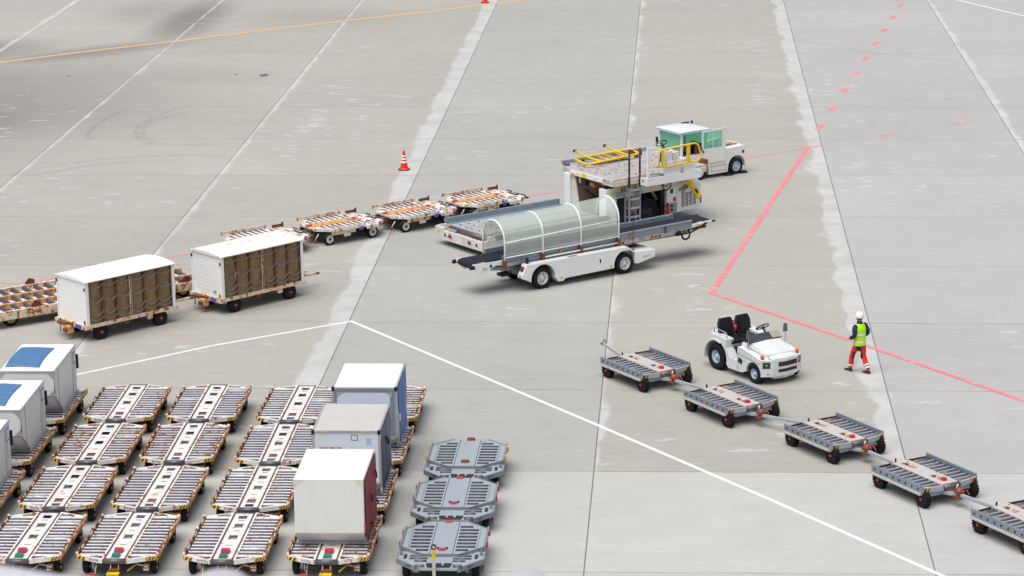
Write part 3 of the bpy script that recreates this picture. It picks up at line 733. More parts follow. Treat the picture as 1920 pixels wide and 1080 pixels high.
# ------------------------------------------------------------------ long freight dolly behind the carts
t=thing('long_dolly','long rusty freight dolly with three rows of rollers, behind the two covered carts','dolly',(-17.62,72.88,0),R(36.6))
f=MB(); Lh=3.35
for y,mt,z1 in ((-1.24,'rusty_cream',.5),(-.52,'rusty_orange',.52),(.36,'rusty_orange',.52),(1.22,'rusty_cream',.52)): f.box(-Lh,Lh,y-.06,y+.06,.36,z1,M[mt])
f.box(-Lh,Lh,-1.315,-1.30,.26,.46,M['rusty_cream']); f.box(-Lh,Lh,-1.3,-1.18,.30,.36,M['grimy_white'])
for x in (-2.6,-1.35,-.1,1.15,2.4): f.box(x-.02,x+.02,-1.325,-1.315,.25,.47,M['rust'])
for x in (-Lh+.06,-1.6,0,1.6,Lh-.06): f.box(x-.06,x+.06,-1.2,1.2,.30,.40,M['rusty_cream'])
for a,b in ((-1.17,-.60),(-.44,.28),(.44,1.14)):
    f.box(-Lh,Lh,a,b,.36,.385,M['chipped_white'])
f.build('frame',t)
for i in range(19):
    x=-3.15+.35*i
    for a,b in ((-1.16,-.62),(-.44,.28),(.44,1.14)): roller_y(t,x,(a+b)/2,.46,b-a,.055,M['steel_roller'])
for x,y in ((-1.15,1.26),(-2.0,-1.22),(2.75,-1.22)):
    k=MB(); k.prism([(-.14,0),(.14,0),(.14,.14),(-.02,.20),(-.14,.08)],'y',-.03,.03,M['maroon']); k.build('end_stop',t,(x,y,.5))
k=MB(); k.tube([(-.95,-1.25,.28),(-.95,-1.25,.14),(-.45,-1.25,.14),(-.45,-1.25,.28)],.018,M['rust']); k.build('step',t)
wheels(t,[(-2.72,-1.0,.24),(2.74,-1.0,.24),(-2.72,1.0,.24),(2.74,1.0,.24)],.24,.18,.15,M['rim_cream'],hub=M['rust'])
k=MB(); k.cyl((Lh,0,.36),(Lh+.9,.05,.34),.035,M['rusty_cream'],n=8); k.box(Lh+.86,Lh+1.0,-.02,.12,.30,.38,M['rust']); k.build('tow_bar',t)

# ------------------------------------------------------------------ covered baggage carts
def make_cart(label):
    t=thing('baggage_cart',label,'baggage cart',group='white covered baggage carts with brown curtains')
    f=MB()
    for s in (-1,1): f.box(-1.55,1.58,s*.70-.035,s*.70+.035,.40,.50,M['rusty_cream'])
    f.box(-1.56,-1.46,-.70,.70,.36,.50,M['rusty_cream']); f.box(1.48,1.58,-.7,.7,.38,.5,M['rusty_cream']); f.box(-1.46,1.48,-.66,.66,.44,.485,M['rust'])
    for x in (-1.02,1.02): f.box(x-.06,x+.06,-.62,.62,.18,.30,M['cream']); f.box(x-.2,x+.2,-.4,.4,.30,.40,M['dark_metal'])
    f.box(-.25,-.12,-.72,-.6,.30,.40,M['rust']); f.box(.55,.70,-.72,-.60,.28,.40,M['rusty_cream'])
    f.build('chassis',t)
    for sx,nm in ((-1,'end_wall'),(1,'end_wall')):
        w=MB(); x=sx*1.50
        for i in range(11):
            z0=.50+.115*i; w.prism([(x,z0),(x+sx*.003,z0+.02),(x+sx*.003,z0+.098),(x,z0+.115),(x-sx*.03,z0+.115),(x-sx*.03,z0)],'y',-.66,.66,M['clean_white'])
        w.build(nm,t)
    p=MB()
    for x in (-1.47,1.47):
        for s in (-1,1): p.box(x-.05,x+.05,s*.69-.035,s*.69+.035,.50,1.75,M['clean_white'])
    for s in (-1,1): p.box(-1.42,1.42,s*.69-.02,s*.69+.03,1.715,1.75,M['rusty_cream'])
    p.build('corner_posts',t)
    r=MB(); rows=[]
    for i in range(9):
        y=-.76+1.52*i/8; z=1.755+.075*(1-(y/.76)**2); rows.append([(x,y,z) for x in (-1.55,-.8,0,.8,1.55)])
    r.sheet(rows,M['roof']); lo=[(-1.55,-.76),(1.55,-.76),(1.55,.76),(-1.55,.76)]
    n=9
    r.add([(x,y,1.735) for x,y in lo],[(3,2,1,0)],M['roof'])
    for y in (-.76,.76): r.add([(-1.55,y,1.735),(1.55,y,1.735),(1.55,y,1.755),(-1.55,y,1.755)],[(0,1,2,3) if y<0 else (3,2,1,0)],M['roof'])
    for x in (-1.55,1.55):
        top=[(x,row[0][1],row[0][2]) for row in rows]; vs=[(x,-.76,1.735),(x,.76,1.735)]+top[::-1]
        r.add(vs,[tuple(range(len(vs))) if x>0 else tuple(range(len(vs)))[::-1]],M['roof'])
    r.build('roof',t)
    xs=[-1.42+i*.4733 for i in range(7)]
    for s in (-1,1):
        for i in range(6):
            a,b=xs[i]+.02,xs[i+1]-.02; P=[]
            ph=random.random()*6
            for k in range(13):
                z=.50+1.21*k/12; row=[]
                for j in range(9):
                    u=j/8; row.append((a+(b-a)*u, s*(.655+.045*math.sin(PI*u)*(1+.5*math.sin(z*7+ph))+.012*math.sin(9*z+5*u+ph)), z-.0*u))
                P.append(row)
            m=MB(); m.sheet(P if s<0 else [q[::-1] for q in P],M['curtain']); m.build('curtain',t)
        for i in range(7):
            m=MB(); w=.022 if i!=3 else .032
            m.box(xs[i]-w,xs[i]+w,s*.70-.02,s*.70+.02,.50,1.72,M['rust' if i!=3 else 'rusty_cream'])
            if i==3: m.box(xs[i]-.012,xs[i]+.012,s*.724-.004,s*.724+.004,.5,1.7,M['rust'])
            m.build('curtain_post',t)
        for i in range(6):
            for z,sag in ((1.62,.10),(1.22,.10),(.86,.11),(.68,.10)):
                m=MB(); sag*=random.uniform(.75,1.25)
                pts=[(xs[i]+(xs[i+1]-xs[i])*k/10, s*(.728+.016*math.sin(PI*k/10)), z-sag*(1-(2*k/10-1)**2)) for k in range(11)]
                m.tube(pts,.010,M['chain'],5); m.build('chain',t)
    wheels(t,[(-1.02,-.61,.215),(1.02,-.61,.215),(-1.02,.61,.215),(1.02,.61,.215)],.215,.16,.11,M['dark_metal'],hub=M['rim_red'],tread=True,hubr=.34)
    b=MB(); b.box(1.56,2.55,-.035,.035,.36,.42,M['rusty_cream']); b.box(2.55,2.66,-.045,.045,.355,.41,M['rust']); b.cyl((2.1,0,.42),(2.1,0,.52),.012,M['rust'],n=6); b.cyl((2.1,0,.52),(2.22,0,.50),.012,M['rust'],n=6); b.box(1.50,1.64,-.25,.25,.28,.40,M['rust']); b.build('tow_bar',t)
    b=MB(); b.box(-1.74,-1.56,-.10,.14,.20,.40,M['rusty_orange']); b.box(-1.70,-1.56,.14,.52,.38,.46,M['rust']); b.box(-1.66,-1.56,.50,.68,.42,.52,M['rusty_cream']); b.box(-1.80,-1.70,-.06,.10,.24,.34,M['rust']); b.cyl((-1.66,.42,.40),(-1.66,.43,.16),.022,M['galvanised'],n=8); b.box(-1.62,-1.56,-.1,.1,.40,.47,M['rust']); b.build('rear_hitch',t)
    b=MB(); b.box(-1.575,-1.56,-.48,-.20,.38,.47,M['plate_blue']); b.build('number_plate',t)
    b=MB(); b.box(-1.535,-1.515,-.62,-.58,.52,.62,M['rust']); b.box(-1.545,-1.51,.66,.71,1.55,1.64,M['black_plastic']); b.box(-1.545,-1.51,-.71,-.66,1.5,1.58,M['black_plastic']); b.build('wall_bracket',t)
    return t
mk('roof',(.80,.80,.79),rough=.4,dirt=.1)
mk('roof_rust',(.78,.77,.75),rough=.45,dirt=.15,rust=.13,scale=1.1)
cw=make_cart('covered baggage cart with a clean white roof, hitched behind the rust spotted one')
c2=dup(cw,(-12.735,73.18,0),R(47),'covered baggage cart with rust spots on its white roof, tow bar pointing right')
cw.location=(-16.04,70.255,0); cw.rotation_euler=(0,0,R(47))
for o in c2.children:
    if o.name.startswith('roof'): o.data=o.data.copy(); o.data.materials[0]=M['roof_rust']
k=MB(); k.box(-1.53,-1.515,-.42,-.32,.62,.70,M['galvanised']); k.build('label_plate',c2)

# ------------------------------------------------------------------ air cargo containers
def uld_frame(m,P,r,mat):
    for a,b in P: m.cyl(a,b,r,mat,n=6)
def make_tall(label,x,y,rot,body,topm,side,frame,kind):
    t=thing('cargo_container',label,'cargo container',(x,y,.507),R(rot),'cargo containers standing on dollies')
    X=.745; Ht=1.56; Dp=2.03; cut=.36; cz=.36
    if kind=='blue': Dp=2.03
    prof=[(cut,.05),(Dp,.05),(Dp,Ht),(0,Ht),(0,cz)]
    b=MB(); b.prism(prof,'x',-X,X,body); b.build('shell',t,bevel=.02 if kind=='red' else .008)
    tp=MB(); tp.box(-X-.004,X+.004,-.004,Dp+.004,Ht,Ht+.018,topm,top=.02); tp.build('roof',t)
    bs=MB(); bs.box(-X-.03,X+.03,cut-.03,Dp+.02,0,.05,M['alu']); bs.build('base_plate',t)
    if frame:
        f=MB(); e=.022
        for s in (-1,1):
            f.box(s*X-e,s*X+e,-e,e,cz,Ht,frame); f.box(s*X-e,s*X+e,Dp-e,Dp+e,.05,Ht,frame); f.box(s*X-e,s*X+e,-e,Dp+e,Ht-.012,Ht+.024,frame)
            f.prism(offs((0,cz),(cut,.05),e),'x',s*X-e,s*X+e,frame)
        f.box(-X,X,-e,e,Ht-.012,Ht+.024,frame); f.box(-X,X,Dp-e,Dp+e,Ht-.012,Ht+.024,frame); f.box(-X,X,-e*.7,e*.7,cz-.03,cz+.01,frame)
        f.build('edge_frame',t)
        c=MB()
        for s in (-1,1): c.box(s*X-.032,s*X+.032,-.03,.05,Ht-.06,Ht+.03,M['black_plastic'])
        c.build('corner_cap',t)
    # curtain or door on the right hand side
    P=[]; ny,nz=14,12
    for i in range(nz+1):
        z=.07+(Ht-.10)*i/nz; y0=.05+(max(0,(cz-z)/(cz-.05))*cut if z<cz else 0); y1=Dp-.05
        if kind=='blue': y0=max(y0,.50-.28*(z/Ht))
        if kind=='navy': y0=max(y0,.22)
        row=[]
        for j in range(ny+1):
            u=j/ny; y=y0+(y1-y0)*u
            wv=.012*math.sin(11*u+2*z)+.010*math.sin(23*u-3*z)+.03*math.sin(PI*u)*math.sin(PI*i/nz)
            row.append((X+.02+abs(wv),y,z))
        P.append(row)
    m=MB(); m.sheet(P,side); m.build('side_curtain',t)
    s=MB()
    if kind=='red':
        for y,z,dz in ((.62,1.02,-.22),(1.45,1.30,-.25),(.55,.42,-.16),(1.62,.55,-.15)):
            MB().tube([(X+.075,y,z),(X+.09,y+.10,z+dz*.5),(X+.08,y+.20,z+dz)],.022,M['black_plastic'],5).build('strap',t)
        for y,z in ((1.3,1.25),(1.35,.78),(.3,.95)): MB().cb((X+.07,y,z),(.02,.10,.07),M['maroon']).build('buckle',t)
        s.tube([(X+.01,-.02,.58),(X+.02,-.04,.44),(X+.01,-.04,.30)],.018,M['curtain_red'],5)
        s.build('strap',t)
        for sx in (-1,1):
            k=MB(); k.prism([(sx*X,Ht-.18),(sx*X,Ht-.01),(sx*(X-.20),Ht-.01)],'y',-.006,.002,M['cream']); k.build('corner_patch',t)
    if kind=='navy':
        s.tube([(X+.06,.9,1.15),(X+.09,1.0,1.05),(X+.08,1.12,.9)],.02,M['black_plastic'],5); s.box(X+.005,X+.02,.03,.2,.1,Ht-.05,M['uld_white']); s.box(X+.02,X+.03,.09,.13,.35,1.3,M['alu_dark']); s.build('strap',t)
        k=MB(); k.box(.45,.56,-.004,0,1.26,1.42,M['rim_blue']); k.build('sticker',t)
        k=MB(); 
        for a,b in (((.12,1.48),(.26,1.48)),((.12,1.36),(.26,1.36))): k.box(a[0],b[0],-.003,.001,a[1]-.006,a[1]+.006,M['dark_metal'])
        for x_ in (.12,.26): k.box(x_-.006,x_+.006,-.003,.001,1.36,1.48,M['dark_metal'])
        k.build('sticker',t)
        text('MJ 63297 7380L  0328',.055,M['black_plastic'],'number_mark',t,(-.36,-.003,1.175),(R(90),0,0))
        for x_ in (-.5,.42): k=MB(); k.box(x_-.12,x_+.12,-.030,.0,Ht-.008,Ht+.022,M['ochre']); k.build('tape_patch',t)
    if kind=='blue':
        k=MB(); k.box(-X+.09,X-.14,-.010,0,cz+.02,Ht-.10,M['uld_pale_blue']); k.build('front_panel',t)
        k=MB(); k.box(-X+.03,-X+.09,-.012,.0,cz+.01,Ht-.04,M['alu_dark']); k.box(X-.14,X-.03,-.012,.0,cz+.01,Ht-.04,M['alu_dark']); k.box(-X+.09,X-.14,-.012,0,Ht-.10,Ht-.03,M['alu_dark'])
        for sx in (-1,1): k.prism([(sx*(X-.09),Ht-.22),(sx*(X-.09),Ht-.10),(sx*(X-.24),Ht-.10)],'y',-.016,-.012,M['alu'])
        k.build('panel_frame',t)
        k=MB(); k.box(X+.004,X+.016,.03,.5,.10,Ht-.04,M['alu']); k.cb((X+.04,.40,.72),(.03,.12,.14),M['uld_white']); k.build('strap',t)
        k=MB(); k.box(X-.10,X+.03,.20,.36,.05,.10,M['alu_dark']); k.box(X+.0,X+.05,.35,Dp,.05,.075,M['alu']); k.build('sill',t)
    return t
mk('uld_top_white',(.80,.80,.80),rough=.5,dirt=.05)
make_tall('white topped container with a bright blue side curtain and a pale blue front panel',-7.40,57.72,0,M['uld_white'],M['uld_top_white'],M['curtain_blue'],M['alu'],'blue')
make_tall('container with a stained grey top and a dark navy side curtain, middle of three',-7.42,54.42,0,M['uld_blue_wall'],M['uld_grey_top'],M['curtain_navy'],M['alu'],'navy')
make_tall('cream container with a dark red side door and black straps, nearest to the bottom',-7.38,51.13,0,M['uld_cream'],M['uld_cream'],M['curtain_red'],None,'red')
def make_low(label,x,y,sheet=True):
    t=thing('cargo_container',label,'cargo container',(x,y,.507),R(.6),'cargo containers standing on dollies')
    X=.69; Ht=1.24; Dp=2.42; cut=.70; cz=.60
    b=MB(); b.prism([(cut,.05),(Dp-.05,.05),(Dp,.55),(Dp,Ht),(0,Ht),(0.02,cz)],'x',-X,X,M['uld_white']); b.build('shell',t,bevel=.01)
    b=MB(); b.box(-X,X,0,Dp,Ht,Ht+.016,M['uld_top_white'],top=.015); b.box(-.02,.02,.02,Dp-.02,Ht+.016,Ht+.02,M['uld_white']); b.build('roof',t)
    b=MB(); b.box(-X-.03,X+.03,cut-.04,Dp,0,.05,M['alu']); b.build('base_plate',t)
    f=MB(); e=.016
    for s in (-1,1):
        f.box(s*X-e,s*X+e,-e,e,cz,Ht,M['alu']); f.box(s*X-e,s*X+e,-e,Dp,Ht-.02,Ht+.02,M['alu']); f.prism(offs((.02,cz),(cut,.05),e*1.6),'x',s*X-e,s*X+e,M['alu'])
        for yy in (.42,1.95): f.box(s*X-.006,s*X+.006,yy-.014,yy+.014,.06 if yy>cut else .30,Ht,M['alu_dark'])
        f.box(s*X-.006,s*X+.006,Dp-.3,Dp-.28,.4,.8,M['alu_dark'])
        f.box(s*X-.004,s*X+.006,cut-.02,Dp-.05,.05,.10,M['alu'])
    f.box(-X,X,-e,e,Ht-.02,Ht+.02,M['alu']); f.box(-X,X,0,.035,cz-.01,cz+.012,M['alu_dark']); 
    for s in (-1,1): f.prism([(s*X*.99,Ht-.02),(s*(X-.18),Ht-.02),(s*X*.99,Ht-.20)],'y',-.008,.0,M['alu']); f.prism([(s*X*.99,cz+.02),(s*(X-.18),cz+.02),(s*X*.99,cz+.20)],'y',-.003,.018,M['alu'])
    f.build('edge_frame',t)
    k=MB(); k.box(X+.004,X+.010,2.06,2.32,.82,1.12,M['plate_blue']); k.box(X+.010,X+.014,2.09,2.29,.85,1.09,M['uld_white']); k.build('label_card',t)
    k=MB(); k.cyl((X*.6,Dp+.02,.75),(X*.6,Dp+.04,1.05),.05,M['black_plastic'],n=8); k.box(X-.02,X+.05,Dp-.02,Dp+.05,.62,.98,M['black_plastic']); k.box(X-.002,X+.012,-.02,.02,.70,.86,M['black_plastic']); k.build('strap',t)
    if sheet:
        P=[]
        for i in range(17):
            row=[]
            for j in range(21):
                u,v=i/16,j/20; x_=-.60+.86*u-(.05*math.sin(3*v)); y_=.34+1.72*v+.05*math.sin(4*u)
                z_=Ht+.026+.016*abs(mnoise.noise(Vector((u*3.1,v*9,y)))) +.012*math.sin(9*v+3*u)*math.sin(PI*u)**2*.5+.006
                row.append((x_,y_,z_))
            P.append(row)
        m=MB(); m.sheet([q[::-1] for q in P],M['tarp_blue']); o=m.build('roof_sheet',t)
        so=o.modifiers.new('thick','SOLIDIFY'); so.thickness=.008
    return t
make_low('white container with a blue sheet on its roof, furthest back at the left',-16.06,60.02)
make_low('white container with a blue sheet on its roof, second along the left edge',-16.10,56.85)
make_low('white container without a roof sheet in view, cut by the left picture edge',-16.16,53.72,False)

# ------------------------------------------------------------------ traffic cones
def make_cone():
    t=thing('traffic_cone','red traffic cone with three white bands, standing alone on the concrete','traffic cone',group='red traffic cones')
    b=MB(); b.prism([(.27*math.cos(a)*(1 if k%2 else .86),.27*math.sin(a)*(1 if k%2 else .86)) for k in range(8) for a in [PI*k/4]],'z',.0,.045,M['black_plastic']); b.build('base',t)
    c=MB(); z0,z1,r0,r1=.03,.80,.165,.035
    def rr(z): return r0+(r1-r0)*(z-z0)/(z1-z0)
    zs=[(.03,.30,'cone_red'),(.30,.37,'cone_white'),(.37,.43,'cone_red'),(.43,.495,'cone_white'),(.495,.55,'cone_red'),(.55,.615,'cone_white'),(.615,.80,'cone_red')]
    for a,b_,m_ in zs: c.lathe([(rr(a),a),(rr(b_),b_)],M[m_],'z',20)
    c.lathe([(rr(.8),.8),(.001,.81)],M['cone_red'],'z',20); c.lathe([(.22,.046),(.21,.06),(rr(.09)+.01,.075),(rr(.1),.1)],M['cone_red'],'z',20)
    c.build('cone',t); t.scale=(.92,.92,.9); return t
cn=make_cone(); cn.location=(-10.05,91.75,0)
dup(cn,(-10.12,133.1,0),.3,'red traffic cone at the top picture edge beside the orange line')
# ------------------------------------------------------------------ belt loader with a clear canopy
def make_belt_loader():
    t=thing('belt_loader','white belt loader with a clear arched canopy over its black conveyor belt','belt loader',(-3.344,76.326,0),R(36.8))
    wp=M['white_paint']
    prof=[(-2.28,.50),(-2.12,.83),(1.62,.85),(1.90,.66),(1.97,.27)]+arc(1.53,.33,.44,-8,188,14)+[(1.06,.26),(-.72,.22),(-.80,.15),(-.98,.15),(-1.06,.28)]+arc(-1.53,.33,.44,-6,188,14)+[(-1.98,.30),(-2.28,.42)]
    b=MB()
    for y0,y1 in ((-.87,-.60),(.60,.87)): b.prism(prof,'y',y0,y1,wp)
    b.prism([(1.88,.655),(2.66,.62),(2.64,.40),(1.99,.27),(1.88,.30)],'y',-.872,.872,wp)
    b.box(1.0,1.88,-.6,.6,.45,.64,wp); b.build('body',t,bevel=.018)
    u=MB(); u.box(-1.9,1.8,-.58,.58,.30,.52,M['dark_metal']); u.box(-.9,.5,-.50,.50,.52,.66,M['dark_metal']); u.box(-.55,.15,-.60,-.50,.5,.80,M['tan']); u.box(-2.2,-1.1,-.35,.35,.46,.62,M['blue_steel'])
    for x in (-1.53,1.53): u.cyl((x,-.7,.33),(x,.7,.33),.07,M['dark_metal'],n=10)
    u.box(-2.0,-1.1,-.60,-.585,.3,.8,M['dark_metal']); u.box(1.05,1.95,-.6,-.585,.3,.64,M['dark_metal'])
    u.build('undercarriage',t)
    wheels(t,[(-1.53,-.735,.33),(1.53,-.735,.33),(-1.53,.735,.33),(1.53,.735,.33)],.33,.22,.205,M['rim_silver'],hub=M['rim_silver'],hubr=.24)
    def zc(x): return 1.02+.0156*x
    # conveyor frame
    f=MB(); c=Matrix.Rotation(-math.atan(.0156),4,'Y')
    def seg(mb,x0,x1,y0,y1,d0,d1,mat):
        vs=[]
        for x in (x0,x1):
            for y in (y0,y1):
                for d in (d0,d1): vs.append((x,y,zc(x)+d))
        mb.add(vs,[(0,1,3,2),(4,6,7,5),(0,4,5,1),(2,3,7,6),(0,2,6,4),(1,5,7,3)],mat)
    for s in (-1,1):
        y0,y1=sorted((s*.47,s*.505))
        seg(f,-2.75,4.35,y0,y1,-.09,.165,M['blue_steel']); y2,y3=sorted((s*.505,s*.54)); seg(f,-2.75,4.35,y2,y3,.14,.172,M['galvanised']); seg(f,-2.75,4.35,y2,y3,-.10,-.075,M['galvanised'])
        y4,y5=sorted((s*.43,s*.48)); seg(f,-2.6,4.3,y4,y5,-.20,-.09,M['cream'] if s<0 else M['white_paint'])
        nose=[(-3.76,1.005),(-3.80,.93),(-3.72,.84),(-3.52,.66),(-3.33,.66),(-3.02,.88),(-2.72,.84),(-2.72,1.0),(-3.0,.99)]
        f.prism(nose,'y',y4,y5,wp); f.prism([(4.3,.98),(4.3,1.10),(5.16,1.135),(5.22,1.10),(5.10,1.05)],'y',y4,y5,wp)
    f.box(-3.1,5.0,-.40,.40,.90,.97,M['dark_metal']); f.box(-2.6,4.2,-.43,.43,.80,.90,M['blue_steel'])
    f.build('conveyor_frame',t)
    bl=MB(); rows=[]
    for x,z in [(-3.62,.80),(-3.70,.82),(-3.765,.88),(-3.77,.95),(-3.72,1.0),(-3.62,1.02),(-2.7,1.035),(0,1.055),(4.3,1.125),(5.05,1.15),(5.15,1.145),(5.20,1.11),(5.18,1.075),(5.0,1.06)]: rows.append([(x,-.42,z),(x,0,z),(x,.42,z)])
    bl.sheet(rows,M['belt_rubber']); bl.build('belt',t)
    for s in (-1,1):
        e=MB(); e.box(-3.90,-3.74,s*.49-.05,s*.49+.05,.88,.98,M['black_plastic'],top=.015); e.build('bumper',t)
        e=MB(); e.box(5.16,5.30,s*.46-.03,s*.46+.03,1.07,1.12,M['dark_metal']); e.build('bumper',t)
    # lifting arms and struts
    a=MB()
    for y in (-.36,.36): a.prism([(3.9,.955),(3.9,.93),(.4,.62),(.2,.70),(.6,.80)],'y',y-.04,y+.04,M['blue_steel'])
    a.build('lift_arm',t); a=MB(); a.box(2.05,2.30,-.2,.2,.64,.84,M['dark_metal']); a.box(1.95,2.4,-.28,.28,.64,.67,M['dark_metal']); a.build('pivot_block',t)
    a=MB(); a.prism([(-3.2,.72),(-3.2,.80),(-2.1,.70),(-1.4,.72),(-1.4,.60),(-2.2,.58)],'y',-.34,-.26,M['blue_steel']); a.prism([(-3.2,.72),(-3.2,.80),(-2.1,.70),(-1.4,.72),(-1.4,.60),(-2.2,.58)],'y',.26,.34,M['blue_steel']); a.build('lift_arm',t)
    a=MB(); a.box(-2.55,-2.25,-.15,.15,.38,.46,M['dark_metal']); a.box(-2.45,-2.2,.0,.3,.34,.38,M['rim_red']); a.build('tow_jaw',t)
    # canopy
    arcx=(-2.73,-1.35,.05,1.46); Ya=.60
    def atop(x): return 2.255+.04*x
    def outline(x,lo=1.16,n=14):
        zt=atop(x); zs=zt-.58
        return [(x,-Ya,lo)]+[(x,-Ya*math.cos(PI*i/n),zs+.58*math.sin(PI*i/n)) for i in range(n+1)]+[(x,Ya,lo)]
    for x in arcx:
        m=MB(); m.tube(outline(x,.90+.03*x),.026,M['clean_white'],8)
        h=m.build('canopy_hoop',t)
        for s in (-1,1):
            br=MB(); br.box(x-.04,x+.04,*sorted((s*(Ya+.035),s*(Ya-.10))),.80+.02*x,1.06+.02*x,M['rust']); br.build('hoop_bracket',h)
    sk=MB(); sk.sheet([outline(x)[::-1] for x in (-2.71,-2.0,-1.35,-.6,.05,.8,1.44)],M['canopy_plastic']); sk.build('canopy_cover',t)
    r=MB()
    for s in (-1,1):
        for d in (.11,.62): r.tube([(x,s*Ya,zc(x)+d+.02*x*(d>.5)) for x in (-2.73,-1,1.46)],.022,M['clean_white'] if s<0 else M['light_blue_grey'],6)
    r.tube([(x,-Ya,zc(x)-.09) for x in (-1.35,0,1.46)],.022,M['clean_white'],6)
    r.build('canopy_rail',t)
    h=MB()
    for x in (1.55,2.95,4.05):
        vs=(x-.22,x+.22); z=zc(x)-.15
        hazard(h,(vs[0],-.482),(vs[1],-.482),z-.04,z+.045,.004,3)
    h.build('hazard_tape',t); text('A3HS',.085,M['dark_metal'],'number_mark',t,(2.42,-.484,zc(2.4)-.145),(R(90),0,0))
    for x in (-.65,2.0,3.3): k=MB(); k.box(x-.025,x+.025,-.56,-.505,zc(x)-.10,zc(x)+.12,M['rust' if x>2.5 else 'rusty_orange']); k.build('side_latch',t)
    k=MB(); k.tube([(4.9,-.52,1.08),(4.6,-.56,.98),(4.3,-.55,.88),(4.05,-.55,.86),(3.75,-.55,.86)],.03,M['black_plastic'],6); k.tube([(4.25,-.55,.86),(4.2,-.56,.72),(4.08,-.56,.67),(3.96,-.56,.72),(3.92,-.55,.86)],.035,M['black_plastic'],6)
    k.box(3.72,3.90,-.58,-.5,.83,.92,M['black_plastic'])
    for x in (3.8,4.22): k.box(x-.02,x+.02,-.56,-.52,.88,1.0,M['black_plastic'])
    k.build('hose',t)
    k=MB(); k.box(4.55,4.80,-.52,-.48,1.03,1.09,M['rusty_cream']); k.box(4.85,5.0,-.52,-.48,1.06,1.11,M['galvanised']); k.build('switch_box',t)
    k=MB(); k.box(-3.45,-3.30,-.495,-.48,.80,.88,M['rusty_cream']); k.box(-3.2,-3.12,-.495,-.48,.84,.92,M['dark_metal']); k.build('switch_box',t)
    k=MB(); k.cyl((1.98,-.62,.645),(1.98,-.62,.66),.07,M['rust'],n=12); k.cyl((1.98,-.62,.66),(2.0,-.62,1.76),.012,M['dark_metal'],n=6); k.build('marker_rod',t)
    k=MB(); k.box(-2.225,-2.15,-.80,-.60,.60,.76,M['dark_lens'],M=Matrix.Translation((0,0,0))); k.box(-2.24,-2.225,-.78,-.70,.64,.73,M['red_lens']); k.build('lamp_unit',t)
    text('12',.13,M['black_plastic'],'number_mark',t,(-2.284,-.735,.465),(R(90),0,R(-90)))
    k=MB(); k.cyl((-2.0,-.70,.83),(-2.0,-.70,.95),.045,M['black_plastic'],n=10); k.cyl((-2.03,-.70,.95),(-1.97,-.70,1.0),.05,M['black_plastic'],n=10); k.build('beacon',t)
    k=MB(); k.box(.55,.60,-.876,-.868,.50,.62,M['black_plastic']); k.build('body_handle',t)
    for x,z in ((-.88,.25),(.98,.33)): k=MB(); k.cyl((x,-.869,z),(x,-.876,z),.045,M['yellow'],n=10); k.build('warning_sticker',t)
    k=MB(); k.box(-.55,-.25,-.84,-.70,.838,.843,M['alu_dark']); k.build('filler_cap',t)
    text('ACE 12',.09,M['blue_steel'],'number_mark',t,(2.33,-.876,.46),(R(90),0,0))
    return t
make_belt_loader()

